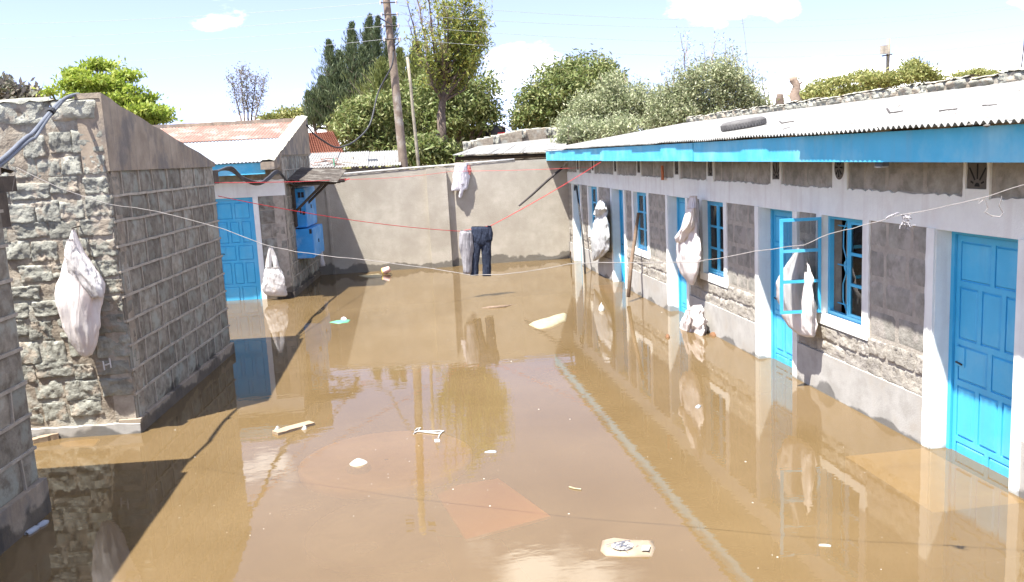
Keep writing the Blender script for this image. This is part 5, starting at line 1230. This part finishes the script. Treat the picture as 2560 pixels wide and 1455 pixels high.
for k in range(26):
    c_ = (1555 + random.gauss(0, 15), 1364 + random.gauss(0, 6)); d = (random.uniform(-14, 14), random.uniform(-4, 4))
    em.tube([on_z(c_[0] - d[0], c_[1] - d[1], .034), on_z(c_[0], c_[1] + random.uniform(-3, 3), .036), on_z(c_[0] + d[0], c_[1] + d[1], .034)], .0022, 4)
em.build('emblem', 'ink', pk)
em = MB(); em.add([on_z(1556 + 28 * math.cos(i * .52), 1364 + 11 * math.sin(i * .52), .031) for i in range(12)], [tuple(range(12))]); em.build('emblem_ground', 'litter_white', pk)
em = MB(); em.add([on_z(*p, .031) for p in ((1606, 1363), (1626, 1363), (1622, 1376), (1604, 1376))], [(0, 1, 2, 3)]); em.build('price_label', 'litter_white', pk)
hg = thing('clothes_hanger', 'broken white plastic hanger floating with its paper tag', 'hanger', on_z(1070, 1082))
MB().tube([on_z(*p, .008) for p in ((1034, 1084), (1042, 1079), (1052, 1079), (1075, 1082), (1095, 1084), (1110, 1078), (1100, 1077), (1070, 1079), (1046, 1077))], .008, 6).build('hanger_bar', 'pad', hg, True)
MB().tube([on_z(*p, .01) for p in ((1036, 1078), (1043, 1071), (1052, 1069), (1046, 1075))], .006, 6).build('hanger_end', 'pad', hg, True)
MB().tube([on_z(*p, .008) for p in ((1106, 1078), (1098, 1088), (1096, 1095))], .007, 6).build('hook', 'pad', hg, True)
MB().box(Fr(on_z(1093, 1103), (1, 0, 0), (0, -1, 0)), -.026, .026, -.04, .04, .0, .01).build('paper_tag', 'pad', hg)
cu = thing('floating_cup', 'pink plastic cup with yellow rim floating by the yard wall', 'cup', on_z(964, 684))
c_ = on_z(966, 684); ax = V((.9, -.3, .35)).normalized(); pts = [c_ + V((-.07, 0, .06)) + ax * .17 * i / 5 for i in range(6)]
MB().tube(pts, [.085, .083, .08, .077, .073, .07], 16).build('cup_body', 'litter_pink', cu, True)
MB().tube([pts[0] - ax * .008, pts[0] + ax * .012], [.092, .092], 16).build('cup_rim', 'litter_yellow', cu, True)
flat_scrap('floating_sheet', 'orange-white plastic sheet floating in front of the pink cup', 'sheet', [(895, 690), (925, 688), (948, 685), (957, 688), (950, 694), (915, 694)], 'litter_cream', .01, .015, 8)
flat_scrap('green_packet', 'green wrapper floating beside the doorway house reflection', 'wrapper', [(823, 806), (840, 802), (862, 801), (876, 800), (870, 806), (845, 809)], 'litter_green', .006, .012, 2)
flat_scrap('purple_scrap', 'tiny lilac scrap floating on the green wrapper', 'scrap', [(852, 799), (858, 796), (868, 799), (862, 803)], 'white_cloth', .02, .02, 2)
flat_scrap('pen', 'pale blue pen floating in the open yard', 'pen', [(1210, 1131), (1226, 1127), (1242, 1128), (1240, 1132), (1224, 1132)], 'tin_blue', .006, .006, 2)
finish(MB().tube([on_z(*p, .006) for p in ((1423, 1217), (1436, 1221), (1453, 1223))], .007, 5).build('floating_straw', 'litter_cream', None), 'curved straw floating in the mauve sky reflection', 'straw')
flat_scrap('floating_strip', 'white paper strip floating before the large blue door', 'strip', [(2047, 1361), (2062, 1361), (2078, 1363), (2077, 1367), (2060, 1366), (2047, 1365)], 'litter_white', .004, .003, 2)
for k, (px, py, s_) in enumerate(((1783, 838, 10), (1669, 843, 6))):
    flat_scrap('fruit_rind', ('larger' if s_ > 8 else 'smaller') + ' brown fruit rind floating by the row house plinth', 'rind', [(px - s_, py), (px - s_ * .4, py - 4), (px + s_ * .6, py - 3), (px + s_, py + 1), (px, py + 4)], 'litter_brown', .02, .02, k, 'rinds floating by the plinth')
flat_scrap('white_scrap', 'torn white paper floating off the doorway with the leaning stick', 'scrap', [(1496, 775), (1504, 764), (1508, 772), (1512, 776), (1502, 779)], 'litter_white', .03, .05, 9)
flat_scrap('clear_scrap', 'bluish plastic scrap floating near the open casement reflection', 'scrap', [(1738, 1019), (1746, 1014), (1753, 1016), (1746, 1021)], 'tin_blue', .01, .01, 4)
b_ = thing('plastic_bottle', 'clear blue-grey bottle floating against the dark house plinth', 'bottle', on_z(95, 1322))
p, q = on_z(66, 1337), on_z(120, 1303); MB().tube([p, p.lerp(q, .08), p.lerp(q, .45), p.lerp(q, .5), p.lerp(q, .62), p.lerp(q, .85), p.lerp(q, 1)], [.02, .03, .03, .012, .03, .03, .012], 10).build('bottle_body', 'tin_blue', b_, True)
# drifting sunken branches
finish(MB().tube([on_z(1195, 774, -.03), on_z(1225, 770, -.0), on_z(1260, 767, .004), on_z(1292, 762, -.02)], [.02, .035, .03, .012], 7).build('floating_stick', 'stick', None, True), 'waterlogged brown stick floating in front of the jeans', 'stick')
# specks of foam and litter
SP = [(500, 0, 0)]
spk = random.Random(3); k = 0
mesh_sp = []
for v in range(4):
    mb = MB(); n = 6; vs = [(math.cos(i) * spk.uniform(.6, 1), math.sin(i) * spk.uniform(.5, 1), 0) for i in [2 * math.pi * j / n for j in range(n)]]
    mb.add(vs + [(x * .7, y_ * .7, .5) for x, y_, _ in vs], [(0, 1, 7, 6), (1, 2, 8, 7), (2, 3, 9, 8), (3, 4, 10, 9), (4, 5, 11, 10), (5, 0, 6, 11), (6, 7, 8, 9, 10, 11)])
    me = mb.mesh('speck'); me.materials.append(MT['litter_white']); mesh_sp.append(me)
while k < 110:
    px, py = spk.uniform(120, 2540), spk.uniform(700, 1450); w = on_z(px, py)
    if not (-2.3 + .085 * (w.y - 12) < w.x < 4.5 and 4 < w.y < 22.2): continue
    s_ = spk.choice([.003, .0035, .004, .005, .006, .009]) * (1 + w.y * .05)
    o = bpy.data.objects.new('foam_speck', spk.choice(mesh_sp)); COL.objects.link(o); o.location = (w.x, w.y, -.001); o.scale = (s_, s_ * spk.uniform(.5, 1.3), s_ * .6); o.rotation_euler.z = spk.uniform(0, 6)
    finish(o, 'tiny white speck of foam adrift on the brown water', 'speck', 'foam specks on the flood'); k += 1
